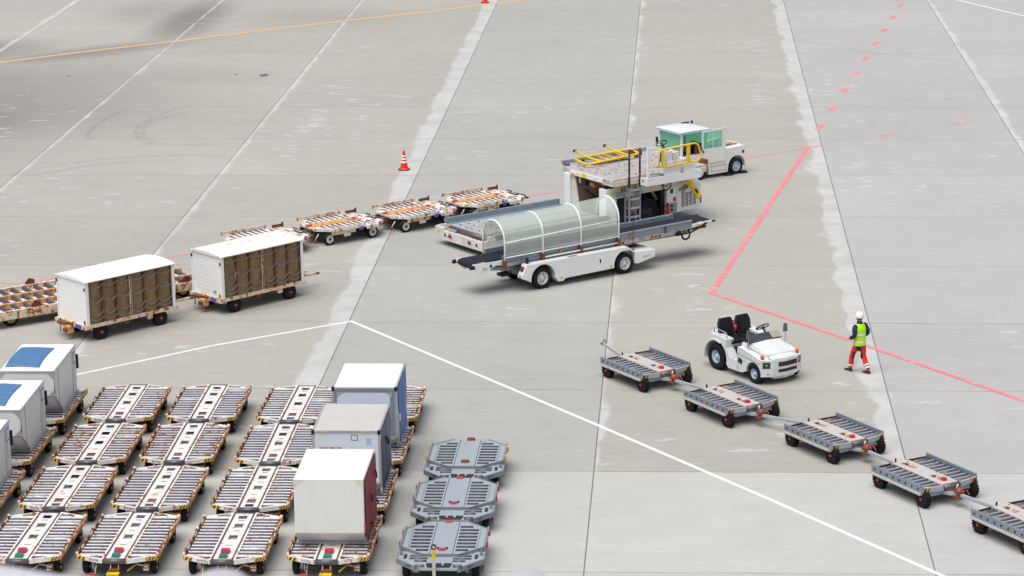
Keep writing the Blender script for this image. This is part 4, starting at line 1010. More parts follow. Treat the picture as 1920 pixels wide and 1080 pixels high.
# ------------------------------------------------------------------ container loader
def make_loader():
    t=thing('cargo_loader','white container loader with a low roller bridge and a raised platform with yellow rails','cargo loader',(-6.959,79.416,0),R(39))
    wp=M['white_paint']
    b=MB()                                                            # bridge: low front platform
    b.prism([(-1.43,.56),(-1.43,.22),(1.05,.20),(1.40,.34),(1.43,.58),(.98,.58),(.98,.50),(-1.20,.50),(-1.2,.56)],'x',0,.10,M['grimy_white'])
    for s in (-1,1): b.box(.10,5.0,s*1.39-.04,s*1.39+.04,.28,.60,M['grimy_white'])
    b.box(.1,5.0,-1.35,1.35,.26,.42,M['dark_metal']); b.build('bridge_frame',t)
    d=MB(); d.box(.48,5.0,-1.33,.45,.50,.565,M['bridge_deck']); d.box(.12,5.0,.45,1.33,.50,.575,M['blue_grey_paint']); d.box(.12,.48,-1.33,.45,.44,.48,M['rusty_cream'])
    for i in range(13):
        for j in range(7):
            x,y=.75+.34*i,-1.15+.36*j
            z=.575 if y>.45 else .565
            if random.random()<.35: continue
            x+=random.uniform(-.06,.06); y+=random.uniform(-.05,.05)
            d.box(x-.06,x-.005,y-.03,y+.03,z,z+.012,M['dark_metal']); d.box(x+.005,x+.05,y-.03,y+.03,z,z+.022,M['clean_white'])
    d.build('bridge_deck',t)
    for y0,y1,m_ in ((-1.22,.92,'dark_roller'),):
        r=MB(); r.cyl((.26,y0,.56),(.26,y1,.56),.085,M[m_],n=16); r.box(.18,.34,y1,y1+.22,.50,.62,M['rusty_orange']); r.box(.18,.34,y0-.14,y0-.02,.48,.66,M['rusty_cream']); r.cyl((.16,y0-.08,.52),(.16,y0-.02,.52),.06,M['orange_lens'],n=8); r.build('nose_roller',t)
    g=MB(); g.box(.40,4.95,1.34,1.44,.575,.78,M['blue_steel']); g.box(.40,4.95,1.27,1.345,.575,.61,M['galvanised']); g.build('guide_rail',t)
    g=MB(); g.box(.40,4.95,-1.44,-1.36,.565,.72,M['blue_steel']); g.build('guide_rail',t)
    for y in (.80,.52,-.58,-.98):
        k=MB()
        for dy,m_ in ((.09,'dark_lens'),(.0,'red_lens'),(-.09,'clear_lens')) if abs(y)<.7 else ((.05,'dark_lens'),(-.04,'clear_lens')):
            k.cyl((-.012,y+dy,.37),(.01,y+dy,.37),.058,M[m_],n=12)
        k.build('lamp_cluster',t)
    for y,z in ((1.22,.40),(-1.27,.33),(-1.26,.48)): k=MB(); k.add([(-.006,y-.05,z-.045),(-.006,y+.05,z-.045),(-.006,y,z+.05)],[(0,2,1)],M['yellow']); k.build('warning_sticker',t)
    # main chassis
    c=MB()
    c.box(4.98,5.10,.80,1.12,.30,1.72,wp); c.prism([(.30,.3),(.80,.3),(.80,1.66),(.62,1.66)],'x',5.05,5.10,M['grimy_white'])
    c.box(4.98,5.12,-1.18,-.80,.30,1.5,wp); c.box(5.12,6.22,-1.18,-1.08,1.16,1.52,wp); c.box(5.12,5.42,-1.18,-1.10,.30,1.16,wp); c.box(5.42,5.75,-1.12,-1.06,.3,1.16,M['black_plastic'])
    c.prism([(6.22,1.20),(8.0,1.22),(8.7,1.32),(8.7,1.52),(5.3,1.56),(5.3,1.40)],'y',-1.22,-1.14,M['cream'])
    c.box(5.1,8.9,-1.0,1.1,.42,.60,M['dark_metal']); c.box(6.5,8.9,-.2,.97,.6,1.2,M['dark_metal']); c.box(6.22,6.55,-1.0,-.6,.5,1.12,M['tan']); c.box(6.5,8.9,.98,1.10,.3,1.5,M['grimy_white']); c.box(7.35,7.5,-1.1,-.5,.3,1.24,M['black_plastic'])
    c.build('chassis',t,bevel=.01)
    a=MB()                                                            # rusty lifting gear under the platform
    a.prism([(5.05,1.68),(5.05,1.50),(5.9,.75),(6.3,.62),(6.4,.85),(5.5,1.68)],'y',.30,.38,M['tan']); a.prism([(5.05,1.68),(5.3,.60),(5.9,.55),(6.0,.95),(5.5,1.6)],'y',.62,.70,M['tan'])
    a.build('lift_arm',t); a=MB(); a.cyl((5.35,.72,1.50),(5.35,-.2,1.44),.09,M['rusty_orange'],n=10); a.box(5.15,5.55,-1.0,.95,1.60,1.70,M['rust']); a.box(5.1,5.3,.1,.4,1.4,1.7,M['dark_metal']); a.prism([(5.3,1.6),(5.5,1.6),(6.0,1.05),(5.8,1.0)],'y',-.55,-.47,M['rust'])
    a.build('lift_gear',t); a=MB(); a.cyl((7.1,-.75,1.3),(7.35,-.85,.8),.05,M['tan'],n=8); a.build('lift_cylinder',t)
    wheels(t,[(6.85,-.88,.47),(6.85,.80,.47)],.47,.30,.24,M['dark_metal'],hub=M['dark_metal'],tread=True)
    wheels(t,[(5.75,.55,.40)],.40,.25,.2,M['rust'],hub=M['rust'])
    e=MB(); e.prism([(7.52,.33),(7.93,.34),(7.93,1.22),(7.52,1.21)],'y',-1.20,-.4,wp); e.box(7.60,7.93,-1.206,-1.2,.33,.70,M['alu_dark']); 
    for z in (.46,.60): e.cyl((7.72,-1.20,z),(7.72,-1.215,z),.05,M['black_plastic'],n=10)
    e.box(7.66,7.78,-1.204,-1.19,1.02,1.18,M['dark_metal']); e.build('side_panel',t)
    k=MB(); k.cyl((7.50,-1.26,.36),(7.50,-1.26,.66),.065,M['red'],n=12); k.cyl((7.5,-1.26,.66),(7.5,-1.26,.74),.03,M['black_plastic'],n=8); k.build('fire_extinguisher',t)
    k=MB(); k.box(7.78,7.90,-1.206,-1.198,.74,.88,M['red']); k.build('warning_sticker',t)
    e=MB(); e.prism([(7.95,.34),(8.92,.38),(8.98,.72),(8.98,1.14),(8.84,1.30),(7.95,1.28)],'y',-1.20,.9,wp); e.build('engine_cover',t,bevel=.02)
    l=MB()
    for i in range(4):
        for j in range(9 if i in (0,3) else 7):
            x=8.14+.165*i; z=.50+.068*j+.01*i; l.prism([(x,z),(x+.13,z+.008),(x+.13,z+.045),(x,z+.037)],'y',-1.206,-1.198,M['black_plastic'])
    l.prism([(8.02,1.05),(8.30,1.06),(8.44,1.12),(8.44,1.24),(8.24,1.26),(8.02,1.14)],'y',-1.206,-1.198,M['alu_dark'])
    for i in range(3):
        for j in range(2): l.cyl((8.25+.07*i,-1.21,1.13+.07*j),(8.25+.07*i,-1.2,1.13+.07*j),.026,M['black_plastic'],n=8)
    l.build('louvre',t)
    k=MB(); k.box(8.98,9.06,-1.15,.85,.50,.80,M['black_plastic']); k.build('bumper',t,bevel=.02)
    # raised platform
    p=MB(); p.box(5.08,9.05,-1.42,1.32,1.72,1.86,M['platform_deck'])
    for i in range(12):
        for j in range(7):
            x,y=5.4+.30*i+random.uniform(-.09,.09),-1.2+.36*j+random.uniform(-.04,.04)
            if random.random()<.4: continue
            p.box(x-.05,x,y-.025,y+.025,1.86,1.868,M['dark_metal']); p.box(x+.01,x+.05,y-.025,y+.025,1.86,1.878,M['alu'])
    for yy in (-1.05,-.68,-.32,.05,.42,.8): p.box(5.2,9.0,yy-.015,yy+.015,1.86,1.863,M['tan'])
    for yy,xa,xb in ((-.9,5.6,7.2),(-.5,6.4,8.6),(-.1,5.5,6.9),(.25,6.2,8.0),(.62,5.4,7.4)): p.box(xa,xb,yy-.09,yy+.05,1.86,1.864,M['blue_grey_paint'])
    p.box(6.0,7.6,.85,1.25,1.86,1.866,M['dark_metal']); p.build('platform_deck',t)
    p=MB(); p.box(5.02,5.08,-1.45,.85,1.70,1.85,wp); p.prism(offs((5.05,.85),(5.55,1.78),.03),'z',1.72,1.83,M['grimy_white']); p.box(5.02,5.09,-1.47,-.95,1.66,1.86,M['rusty_cream']); p.box(5.0,5.06,.60,.82,1.64,1.75,M['rusty_orange'])
    p.prism(offs((5.35,1.35),(5.52,1.85),.05),'z',1.78,1.90,M['dark_roller']); p.box(5.1,9.0,-1.47,-1.42,1.64,1.80,M['cream']); p.build('platform_edge',t)
    for y,w,m_ in ((.45,.07,'tri'),(.05,.12,'sq'),(-.55,.07,'tri')):
        k=MB()
        if m_=='sq': k.box(5.012,5.02,y-w,y+w,1.72,1.84,M['yellow'])
        else: k.add([(5.015,y-.05,1.735),(5.015,y+.05,1.735),(5.015,y,1.83)],[(0,2,1)],M['yellow'])
        k.build('warning_sticker',t)
    w=MB(); w.prism([(5.12,1.32),(9.2,1.32),(9.2,1.80),(5.55,1.80)],'z',1.74,1.80,M['light_blue_grey']); w.build('walkway',t)
    w=MB(); w.box(5.50,9.2,1.86,2.0,1.80,1.93,M['light_blue_grey']); w.build('guide_rail',t)
    y_=M['yellow']; zz=1.99
    r=MB(); r.tube([(5.74,1.52,zz),(5.57,.70,zz),(5.66,.62,zz),(7.85,.90,zz),(8.05,1.0,zz),(8.22,1.62,zz),(8.1,1.72,zz),(5.85,1.60,zz)],.042,y_,8,True)
    r.tube([(6.7,1.66,zz),(6.6,.75,zz)],.025,y_); r.tube([(7.0,1.68,zz),(6.95,.8,zz)],.02,y_); r.tube([(7.5,1.69,zz),(7.35,.85,zz)],.02,y_)
    r.tube([(6.3,2.35,zz+.10),(6.25,1.5,zz+.02),(6.2,.75,zz)],.035,y_); r.tube([(7.62,2.4,zz+.10),(7.6,1.6,zz+.02),(7.55,.9,zz)],.035,y_)
    for q in ((6.3,2.28,zz+.1),(7.62,2.33,zz+.1)): r.cyl((q[0]-.05,q[1],q[2]),(q[0]+.05,q[1],q[2]),.05,M['dark_metal'],n=8)
    r.box(5.9,5.98,1.3,1.4,1.86,zz,M['dark_metal']); r.box(7.9,7.98,.95,1.05,1.86,zz,M['dark_metal'])
    r.build('folded_rail',t)
    k=MB(); k.box(8.10,8.35,1.2,1.55,1.86,2.02,M['maroon']); k.build('rail_motor',t)
    # ladder
    l=MB(); bs=M['blue_steel']
    for x in (5.68,6.12):
        for y in (-1.30,-1.52): l.box(x-.025,x+.025,y-.025,y+.025,.38,1.78,bs)
    for z in (.55,.85,1.15,1.45): 
        l.box(5.68,6.12,-1.545,-1.50,z-.03,z+.03,M['galvanised'])
        for x in (5.68,6.12): l.box(x-.02,x+.02,-1.52,-1.30,z-.02,z+.02,bs)
    l.box(5.3,5.68,-1.33,-1.27,1.24,1.38,bs); l.box(6.12,6.2,-1.56,-1.26,1.3,1.42,bs); l.build('ladder',t)
    for x in (5.68,6.12): k=MB(); k.cyl((x,-1.52,1.55),(x,-1.52,2.83),.035,M['dark_metal'],n=10); k.cyl((x,-1.52,1.93),(x,-1.52,2.0),.038,M['red'],n=10); k.build('ladder_pole',t)
    k=MB(); k.box(5.8,6.0,-1.32,-1.22,.6,.68,M['red']); k.box(5.84,5.9,-1.32,-1.25,.85,.95,M['red']); k.build('emergency_handle',t)
    # operator basket
    o=MB(); o.box(6.18,8.36,-1.92,-1.86,1.60,1.86,wp); o.box(6.12,6.18,-1.92,-1.45,1.60,1.86,wp); o.box(6.18,8.36,-1.86,-1.45,1.60,1.65,M['alu_dark']); o.box(8.36,8.42,-1.92,-1.45,1.62,1.86,wp)
    o.box(6.9,7.55,-1.86,-1.80,1.86,2.30,wp); o.box(7.7,8.1,-1.86,-1.80,1.86,2.1,wp); o.box(6.15,6.23,-1.90,-1.84,1.86,2.90,M['clean_white'])
    o.tube([(6.19,-1.87,2.86),(6.4,-1.80,2.80),(6.7,-1.80,2.72)],.025,M['clean_white']); o.tube([(6.19,-1.87,2.28),(6.35,-1.80,2.20),(6.7,-1.80,2.16)],.03,M['clean_white'])
    o.build('operator_basket',t)
    text('T/A',.09,M['dark_metal'],'number_mark',t,(6.115,-1.70,1.75),(R(90),0,R(-90)))
    r=MB(); yy=-1.92
    r.tube([(6.62,yy,2.18),(6.62,yy,2.74),(8.10,yy,2.80),(8.25,yy,2.74),(8.36,yy,2.45),(8.34,yy,2.24),(8.2,yy,2.18),(7.0,yy,2.15)],.035,y_,8,True)
    r.box(6.72,6.80,yy-.03,yy+.03,2.16,2.76,y_); r.box(7.78,7.90,yy-.03,yy+.03,2.18,2.78,y_); r.cyl((6.9,yy,2.18),(6.9,yy,2.75),.014,y_); r.cyl((7.3,yy,2.16),(7.3,yy,2.77),.014,y_)
    r.tube([(6.62,yy,2.72),(6.60,-1.5,2.74)],.02,y_); r.tube([(6.62,yy,2.2),(6.60,-1.5,2.22)],.02,y_); r.build('basket_rail',t)
    k=MB(); k.box(7.05,7.30,-1.75,-1.5,2.28,2.62,wp); k.box(7.35,7.6,-1.75,-1.5,2.30,2.55,wp); k.cyl((6.9,-1.7,2.3),(6.9,-1.7,2.6),.08,M['dark_metal'],n=10); k.box(7.0,7.9,-1.78,-1.45,1.86,2.28,wp); k.build('control_console',t)
    k=MB(); k.tube([(7.12+.17*math.cos(q),-1.40+.19*math.sin(q),2.84+.07*math.cos(q)) for q in [2*PI*i/18 for i in range(18)]],.017,M['black_plastic'],6,True); k.cyl((7.12,-1.40,2.84),(7.25,-1.5,2.55),.03,M['black_plastic'],n=8)
    for q in (0,2.1,4.2): k.cyl((7.12,-1.40,2.84),(7.12+.17*math.cos(q),-1.40+.19*math.sin(q),2.84+.07*math.cos(q)),.012,M['black_plastic'],n=6)
    k.build('steering_wheel',t)
    k=MB(); k.box(7.2,7.62,-1.62,-1.45,2.55,2.62,M['clean_white']); k.box(7.45,7.62,-1.64,-1.56,2.62,2.70,M['dark_metal']); k.build('control_panel',t)
    k=MB(); 
    Mx=Matrix.Translation((8.0,-1.55,1.62))@Matrix.Rotation(R(52),4,'Y')
    k.box(0,1.0,-.09,.03,-.09,.09,y_,Mx); k.box(.1,.6,-.13,-.09,-.06,.06,y_,Mx); k.cyl((8.03,-1.66,1.58),(8.03,-1.5,1.58),.07,M['black_plastic'],n=10); k.box(.98,1.04,-.08,.02,-.07,.07,M['rust'],Mx); k.box(.55,.75,-.14,-.10,-.04,.04,M['dark_metal'],Mx); k.build('stabiliser_arm',t,bevel=.015)
    k=MB(); k.prism([(8.15,1.62),(8.5,1.62),(8.75,1.36),(8.55,1.30),(8.3,1.34)],'y',-1.40,-1.30,wp); k.cyl((8.28,-1.40,1.57),(8.28,-1.41,1.57),.06,M['green'],n=10); k.build('hinge_plate',t)
    k=MB(); k.tube([(6.95,-1.62,1.58),(7.0,-1.64,1.36),(7.15,-1.64,1.28),(7.32,-1.64,1.38),(7.35,-1.62,1.56)],.022,M['black_plastic']); k.tube([(6.98,-1.6,1.58),(7.05,-1.62,1.44),(7.2,-1.62,1.42),(7.3,-1.6,1.56)],.02,M['black_plastic']); k.tube([(7.3,-1.6,1.56),(7.6,-1.6,1.60),(8.0,-1.58,1.60)],.02,M['black_plastic']); k.build('hose',t)
    for pts,r_ in (([(5.25,.5,1.62),(5.35,.35,1.2),(5.6,.2,.95),(6.0,.1,1.1),(6.4,0,1.3)],.022),([(5.5,-.9,1.6),(5.6,-.85,1.25),(5.9,-.8,1.1),(6.3,-.75,1.25)],.02),([(6.6,-1.05,1.2),(6.7,-1.1,.95),(7.0,-1.1,.9),(7.3,-1.1,1.05)],.018),([(8.4,-1.24,1.5),(8.6,-1.26,1.4),(8.75,-1.2,1.5)],.016)):
        k=MB(); k.tube(pts,r_,M['black_plastic']); k.build('hose',t)
    for x,z,w_,m_ in ((5.2,1.36,.06,'yellow'),(5.6,1.44,.05,'red'),(6.9,1.40,.05,'yellow'),(8.1,1.36,.04,'ochre'),(8.75,1.02,.05,'yellow')):
        k=MB(); k.box(x-w_,x+w_,-1.2265 if 5.5<x<8.6 else -1.2045,-1.19,z-w_*.7,z+w_*.7,M[m_]); k.build('warning_sticker',t)
    k=MB(); k.add([(6.05,-1.225,1.38),(6.17,-1.225,1.38),(6.11,-1.225,1.50)],[(0,1,2)],M['yellow']); k.build('warning_sticker',t)
    k=MB(); k.box(9.06,9.20,-1.3,-1.0,1.86,2.0,M['rust']); k.build('end_stop',t)
    return t
mk('bridge_deck',(.37,.37,.37),rough=.5,dirt=.6,rust=.22,dirtcol=(.22,.15,.10),scale=1.2)
mk('platform_deck',(.40,.415,.44),rough=.5,dirt=.5,rust=.24,dirtcol=(.25,.18,.15),scale=1.3)
make_loader()

# ------------------------------------------------------------------ cab tug with a slid-back door
def make_cab_tug():
    t=thing('cab_tug','white cab tow tug with green tinted windows and an open side door, behind the loader','tow tug',(.979,91.176,0),R(37.9))
    w=M['tug_white']
    prof=[(-1.95,.30),(-1.98,.86),(-1.62,.92),(.25,.95),(.28,1.02),(1.18,1.04),(1.26,.98),(1.27,.34),(1.24,.27)]+arc(.84,.31,.39,0,180,12)+[(.42,.15),(-.43,.14)]+arc(-.84,.31,.39,0,180,12)+[(-1.26,.28)]
    b=MB()
    for s in (-1,1): b.prism(prof,'y',*sorted((s*.80,s*.52)),w)
    b.box(-1.96,-1.30,-.53,.53,.28,.86,w); b.box(-1.7,.27,-.53,.53,.40,.60,M['dark_metal']); b.box(.30,1.26,-.53,.53,.30,.88,w); b.box(1.20,1.262,-.53,.53,.88,1.03,w)
    b.build('body',t,bevel=.025)
    d=MB(); d.box(.32,1.18,-.50,.50,.88,.92,M['dark_metal']); d.box(.6,.9,-.35,.1,.92,1.05,M['tan']); d.cyl((.4,.3,1.06),(1.1,.5,1.06),.02,M['dark_metal']); d.cyl((.75,.3,.94),(.75,.3,1.12),.02,M['dark_metal']); d.box(1.0,1.15,-.4,-.1,1.0,1.08,M['rusty_cream']); d.build('rear_deck',t)
    c=MB(); e=.035
    zr=1.80; P=[(-1.62,-.70),(-1.62,.55),(-.52,-.70),(-.52,.55)]
    for x,y in P: c.box(x-e,x+e,y-e,y+e,.88,zr,w)
    for x in (-1.62,-.52): c.box(x-e,x+e,-.70,.55,zr-.05,zr,w); c.box(x-e,x+e,-.7,.55,.86,.96,w)
    for y in (-.70,.55): c.box(-1.62,-.52,y-e,y+e,zr-.05,zr,w)
    c.box(-1.62,-.52,.52,.585,.86,1.1,w); c.box(-.55,-.49,-.7,.55,.86,1.12,w); c.build('cab_frame',t)
    r=MB(); rows=[]
    for i in range(7):
        u=i/6; row=[]
        for j in range(7):
            v=j/6; row.append((-1.80+1.42*u,-.83+1.50*v,zr+.03+.07*math.sin(PI*min(1,max(0,u*.96+.02)))**.6*math.sin(PI*min(1,max(0,v*.96+.02)))**.6))
        rows.append(row)
    r.sheet([q[::-1] for q in rows],M['roof_pale']); r.box(-1.80,-.38,-.83,.67,zr-.03,zr+.035,M['roof_blue']); r.build('roof',t)
    g=MB(); g.box(-1.63,-1.615,-.66,.51,1.0,zr-.05,M['tug_glass']); g.build('windscreen',t)
    g=MB(); g.box(-.53,-.515,-.66,.51,1.12,zr-.05,M['tug_glass']); g.build('rear_window',t)
    g=MB(); g.box(-1.58,-.56,.545,.56,1.1,zr-.05,M['tug_glass']); g.build('side_window',t)
    d=MB(); yd=-.825
    d.box(-.80,-.72,yd-.02,yd+.02,.60,1.80,w); d.box(.12,.28,yd-.02,yd+.02,.60,1.80,w); d.box(-.72,.12,yd-.02,yd+.02,.60,1.12,w); d.box(-.72,.12,yd-.02,yd+.02,1.73,1.80,w); d.box(-.30,-.28,yd-.015,yd+.015,1.12,1.73,M['clean_white'])
    do=d.build('door',t); g=MB(); g.box(-.72,.12,yd-.006,yd+.006,1.12,1.73,M['tug_glass']); g.build('window',do); g=MB(); g.box(-.78,-.73,yd-.05,yd-.02,1.0,1.08,M['dark_metal']); g.box(-.86,-.80,yd-.04,yd,1.1,1.2,M['maroon']); g.build('handle',do)
    s=MB(); s.box(-1.10,-.62,-.55,-.05,.62,.86,M['vinyl']); s.box(-.72,-.58,-.55,-.05,.84,1.30,M['vinyl']); s.box(-1.10,-.62,.05,.45,.62,.84,M['vinyl']); s.box(-.95,-.6,-.62,-.55,.9,1.25,M['maroon']); s.build('seat',t,bevel=.03)
    k=MB(); k.box(-1.62,-1.36,-.6,.5,.60,.98,M['dark_metal']); k.prism([(-1.60,.98),(-1.3,.90),(-1.3,1.0),(-1.6,1.10)],'y',-.2,.2,M['black_plastic']); k.build('dashboard',t)
    k=MB(); k.tube([(-1.30+.03*math.cos(a),-.28+.19*math.cos(a),1.10+.19*math.sin(a)*.75+.0) if 0 else (-1.28+.12*math.sin(a),-.30+.19*math.cos(a),1.12+.14*math.sin(a)) for a in [2*PI*i/16 for i in range(16)]],.018,M['black_plastic'],6,True); k.cyl((-1.28,-.30,1.12),(-1.42,-.30,.98),.02,M['black_plastic']); k.build('steering_wheel',t)
    wheels(t,[(-.84,-.69,.30),(.84,-.69,.30),(-.84,.69,.30),(.84,.69,.30)],.30,.21,.19,M['rim_blue'],hub=M['rim_blue'],hubr=.3)
    k=MB(); k.box(1.08,1.18,-.806,-.80,.76,.86,M['dark_lens']); k.build('tail_light',t)
    k=MB(); k.box(-.36,.35,-.806,-.80,.24,.26,M['tan']); k.box(-.36,.35,-.806,-.80,.42,.44,M['tan']); k.box(-.36,-.34,-.806,-.80,.24,.44,M['tan']); k.box(.33,.35,-.806,-.80,.24,.44,M['tan']); k.build('side_hatch',t)
    k=MB(); k.box(-1.45,-.70,-.53,.53,.58,.61,M['dark_metal']); k.build('cab_floor',t)
    k=MB(); k.add([(-1.3,-.806,.60),(-1.18,-.806,.60),(-1.24,-.806,.72)],[(0,1,2)],M['yellow']); k.build('warning_sticker',t)
    k=MB(); k.box(-.42,-.36,.25,.30,zr+.06,zr+.16,M['black_plastic']); k.box(-.75,-.40,.42,.46,zr+.05,zr+.10,M['dark_metal']); k.build('lamp_bracket',t)
    k=MB(); k.cyl((-1.66,.62,1.35),(-1.66,.68,1.35),.015,M['black_plastic']); k.box(-1.70,-1.66,.62,.72,1.26,1.46,M['black_plastic']); k.build('mirror',t)
    c=MB(); c.prism([(-.14,0),(.16,0),(.14,.07),(-.10,.09)],'y',-.12,.12,M['black_plastic']); co=c.build('wheel_chock')
    m=Matrix.Translation((.979,91.176,0))@Matrix.Rotation(R(37.9),4,'Z')@Vector((1.16,-.72,.0)); co.location=m; co.rotation_euler=(0,0,R(30)); tag(co,'black rubber wheel chock behind the rear wheel of the cab tug','wheel chock')
    co['group']='black wheel chocks at the cab tug'
    c2_=copy_tree(co); m=Matrix.Translation((.979,91.176,0))@Matrix.Rotation(R(37.9),4,'Z')@Vector((.50,-.74,.0)); c2_.location=m; c2_.rotation_euler=(0,0,R(210)); c2_['label']='black rubber wheel chock in front of the rear wheel of the cab tug'
    return t
mk('roof_pale',(.68,.72,.78),rough=.35,dirt=.1,coat=.2)
mk('roof_blue',(.42,.50,.62),rough=.4,dirt=.2)
make_cab_tug()
# ------------------------------------------------------------------ open tow tractor
def make_tractor():
    t=thing('tow_tractor','open white tow tractor with two black seats, beside the grey blue dolly train','tow tractor',(2.105,66.06,0),R(-53.2))
    w=M['tractor_white']
    prof=[(-.32,.17),(.26,.18),(.47,.27)]+arc(.77,.27,.31,180,0,12)+[(1.07,.69),(.55,.80),(.14,.87),(.08,.86),(.06,.48),(-.24,.46),(-.34,.60),(-.41,.70),(-.42,.925),(-1.10,.985),(-1.20,.93),(-1.28,.78),(-1.42,.50),(-1.42,.30),(-1.34,.28)]+arc(-.85,.36,.46,185,-12,14)
    b=MB()
    for s in (-1,1): b.prism(prof,'y',*sorted((s*.69,s*.43)),w)
    b.box(-1.36,-.42,-.43,.43,.40,.76,w); b.box(-1.36,-1.05,-.43,.43,.76,.96,w); b.box(-.42,.10,-.43,.43,.30,.44,w); b.box(.08,1.07,-.43,.43,.30,.80,w)
    b.prism([(1.07,-.69),(1.24,-.40),(1.29,0),(1.24,.40),(1.07,.69)],'z',.24,.69,w)
    b.prism([(.95,-.35),(1.20,-.35),(1.26,0),(1.20,.35),(.95,.35)],'z',.17,.24,M['grimy_white'])
    b.build('body',t,bevel=.022)
    f=MB(); f.prism(arc(-.85,.36,.49,195,65,10)+arc(-.85,.36,.455,65,195,10),'y',-.73,-.44,M['grimy_white']); f.prism(arc(-.85,.36,.49,195,65,10)+arc(-.85,.36,.455,65,195,10),'y',.44,.73,M['grimy_white']); f.build('rear_fender',t)
    u=MB(); u.box(-1.2,1.05,-.40,.40,.20,.40,M['dark_metal']); u.box(-1.3,-.4,-.42,.42,.3,.7,M['dark_metal']); u.box(.46,1.06,-.42,.42,.25,.55,M['dark_metal']); u.box(-1.5,-1.36,-.08,.08,.24,.40,M['dark_metal']); u.build('undercarriage',t)
    h=MB(); z0=.69
    vs=[(.34,-.52,.865),(1.20,-.40,.70),(1.265,0,.70),(1.20,.40,.70),(.34,.52,.865),(.34,-.47,1.02),(1.17,-.37,.735),(1.225,0,.735),(1.17,.37,.735),(.34,.47,1.02),(.34,0,1.045)]
    h.add(vs,[(0,1,6,5),(1,2,7,6),(2,3,8,7),(3,4,9,8),(5,6,7,10),(10,7,8,9),(4,0,5,10,9)],w); h.build('bonnet',t,bevel=.02)
    h=MB(); h.box(.10,.34,-.60,.60,.80,.97,w,top=.03); h.build('cowl',t,bevel=.015)
    g=MB()
    for z,y0,y1 in ((.50,-.24,.40),(.345,-.24,.40)):
        hh=.125 if z>.4 else .085
        for k in range(2):
            ya,yb=sorted((y0 if k==0 else 0,0 if k==0 else y1))
            xa=1.24+.05*(1-abs(ya)/.40); xb=1.24+.05*(1-abs(yb)/.40)
            g.add([(xa+.006,ya,z),(xb+.006,yb,z),(xb+.006,yb,z+hh),(xa+.006,ya,z+hh)],[(0,1,2,3)],M['black_plastic'])
            for i in range(7):
                uu=(i+.5)/7; x=xa+(xb-xa)*uu; y=ya+(yb-ya)*uu; g.box(x+.004,x+.010,y-.006,y+.006,z,z+hh,M['maroon'])
    g.build('grille',t)
    for s in (-1,1):
        k=MB(); a,c=Vector((1.095,s*.645,0)),Vector((1.20,s*.465,0)); n=Vector((.29,s*.17,0)).normalized()*.006
        q=[a+n,c+n,c+n,a+n]; zz=(.47,.47,.64,.64); vs=[(p.x,p.y,z) for p,z in zip(q,zz)]
        k.add(vs,[(0,1,2,3) if s<0 else (3,2,1,0)],M['dark_lens'])
        m=(a+c)/2+n*2.2; k.cyl((m.x-n.x*2,m.y-n.y*2,.56),(m.x,m.y,.56),.04,M['alu'],n=3); k.build('headlight',t)
    for x,y in ((1.0,-.58),(1.02,.58)):
        k=MB(); k.cyl((x,y,.70),(x,y,.73),.035,M['dark_metal'],n=10); k.lathe([(.052,.73),(.058,.76),(.05,.80),(.03,.825),(.001,.83)],M['orange_lens'],'z',14,(x,y,0)); k.build('turn_lamp',t)
    for s in (-1,1):
        y=s*.29
        k=MB(); k.box(-.92,-.36,y-.235,y+.235,.77,.88,M['vinyl'],top=.03); k.build('seat',t,bevel=.04)
        k=MB(); Mx=Matrix.Translation((-.90,y,.84))@Matrix.Rotation(R(-12),4,'Y')
        k.prism([(-.235,0),(.235,0),(.235,.38),(.17,.52),(-.17,.52),(-.235,.38)],'x',-.06,.06,M['vinyl'],M=Mx); k.prism([(-.16,.06),(.16,.06),(.16,.36),(.12,.46),(-.12,.46),(-.16,.36)],'x',.06,.085,M['vinyl'],M=Mx); k.build('seat_back',t,bevel=.03)
    k=MB(); k.tube([(-1.05,-.60,.96),(-1.05,-.60,1.10),(-1.0,-.60,1.12),(-.55,-.60,1.08),(-.50,-.60,1.04),(-.50,-.60,.92)],.014,M['galvanised']); k.build('hip_rail',t)
    k=MB(); k.cyl((-.92,.0,.95),(-.92,.0,1.12),.05,M['red'],n=10); k.tube([(-1.0,-.15,1.20),(-1.0,.12,1.22)],.022,M['red']); k.tube([(-1.0,-.15,1.12),(-1.0,.12,1.14)],.02,M['red']); k.build('fire_extinguisher',t)
    k=MB(); k.box(-1.02,-.95,-.06,.06,.95,1.05,w); k.build('centre_box',t)
    d=MB(); d.prism([(.05,.80),(.34,.90),(.36,1.02),(.22,1.10),(.05,1.02)],'y',-.52,.52,M['dark_metal']); d.build('dashboard',t)
    g=MB(); g.add([(.40,-.50,1.02),(.44,.50,1.02),(.26,.50,1.16),(.22,-.50,1.16)],[(0,1,2,3)],M['dark_screen']); g.build('windscreen',t)
    g=MB(); g.add([(.425,.22,1.03),(.445,.52,1.03),(.28,.52,1.17),(.26,.22,1.17)],[(0,1,2,3)],M['screen_edge']); g.box(.34,.44,-.52,.52,1.0,1.03,M['maroon']); g.build('windscreen_frame',t)
    k=MB(); k.tube([(-.10+.15*math.cos(a)*.85,.29+.19*math.sin(a),1.20+.10*math.cos(a)) for a in [2*PI*i/18 for i in range(18)]],.016,M['black_plastic'],6,True); k.cyl((-.10,.29,1.20),(.10,.29,1.02),.028,M['black_plastic'],n=8)
    for a in (0,2.1,4.2): k.cyl((-.10,.29,1.20),(-.10+.128*math.cos(a),.29+.19*math.sin(a),1.20+.10*math.cos(a)),.011,M['black_plastic'],n=6)
    k.build('steering_wheel',t)
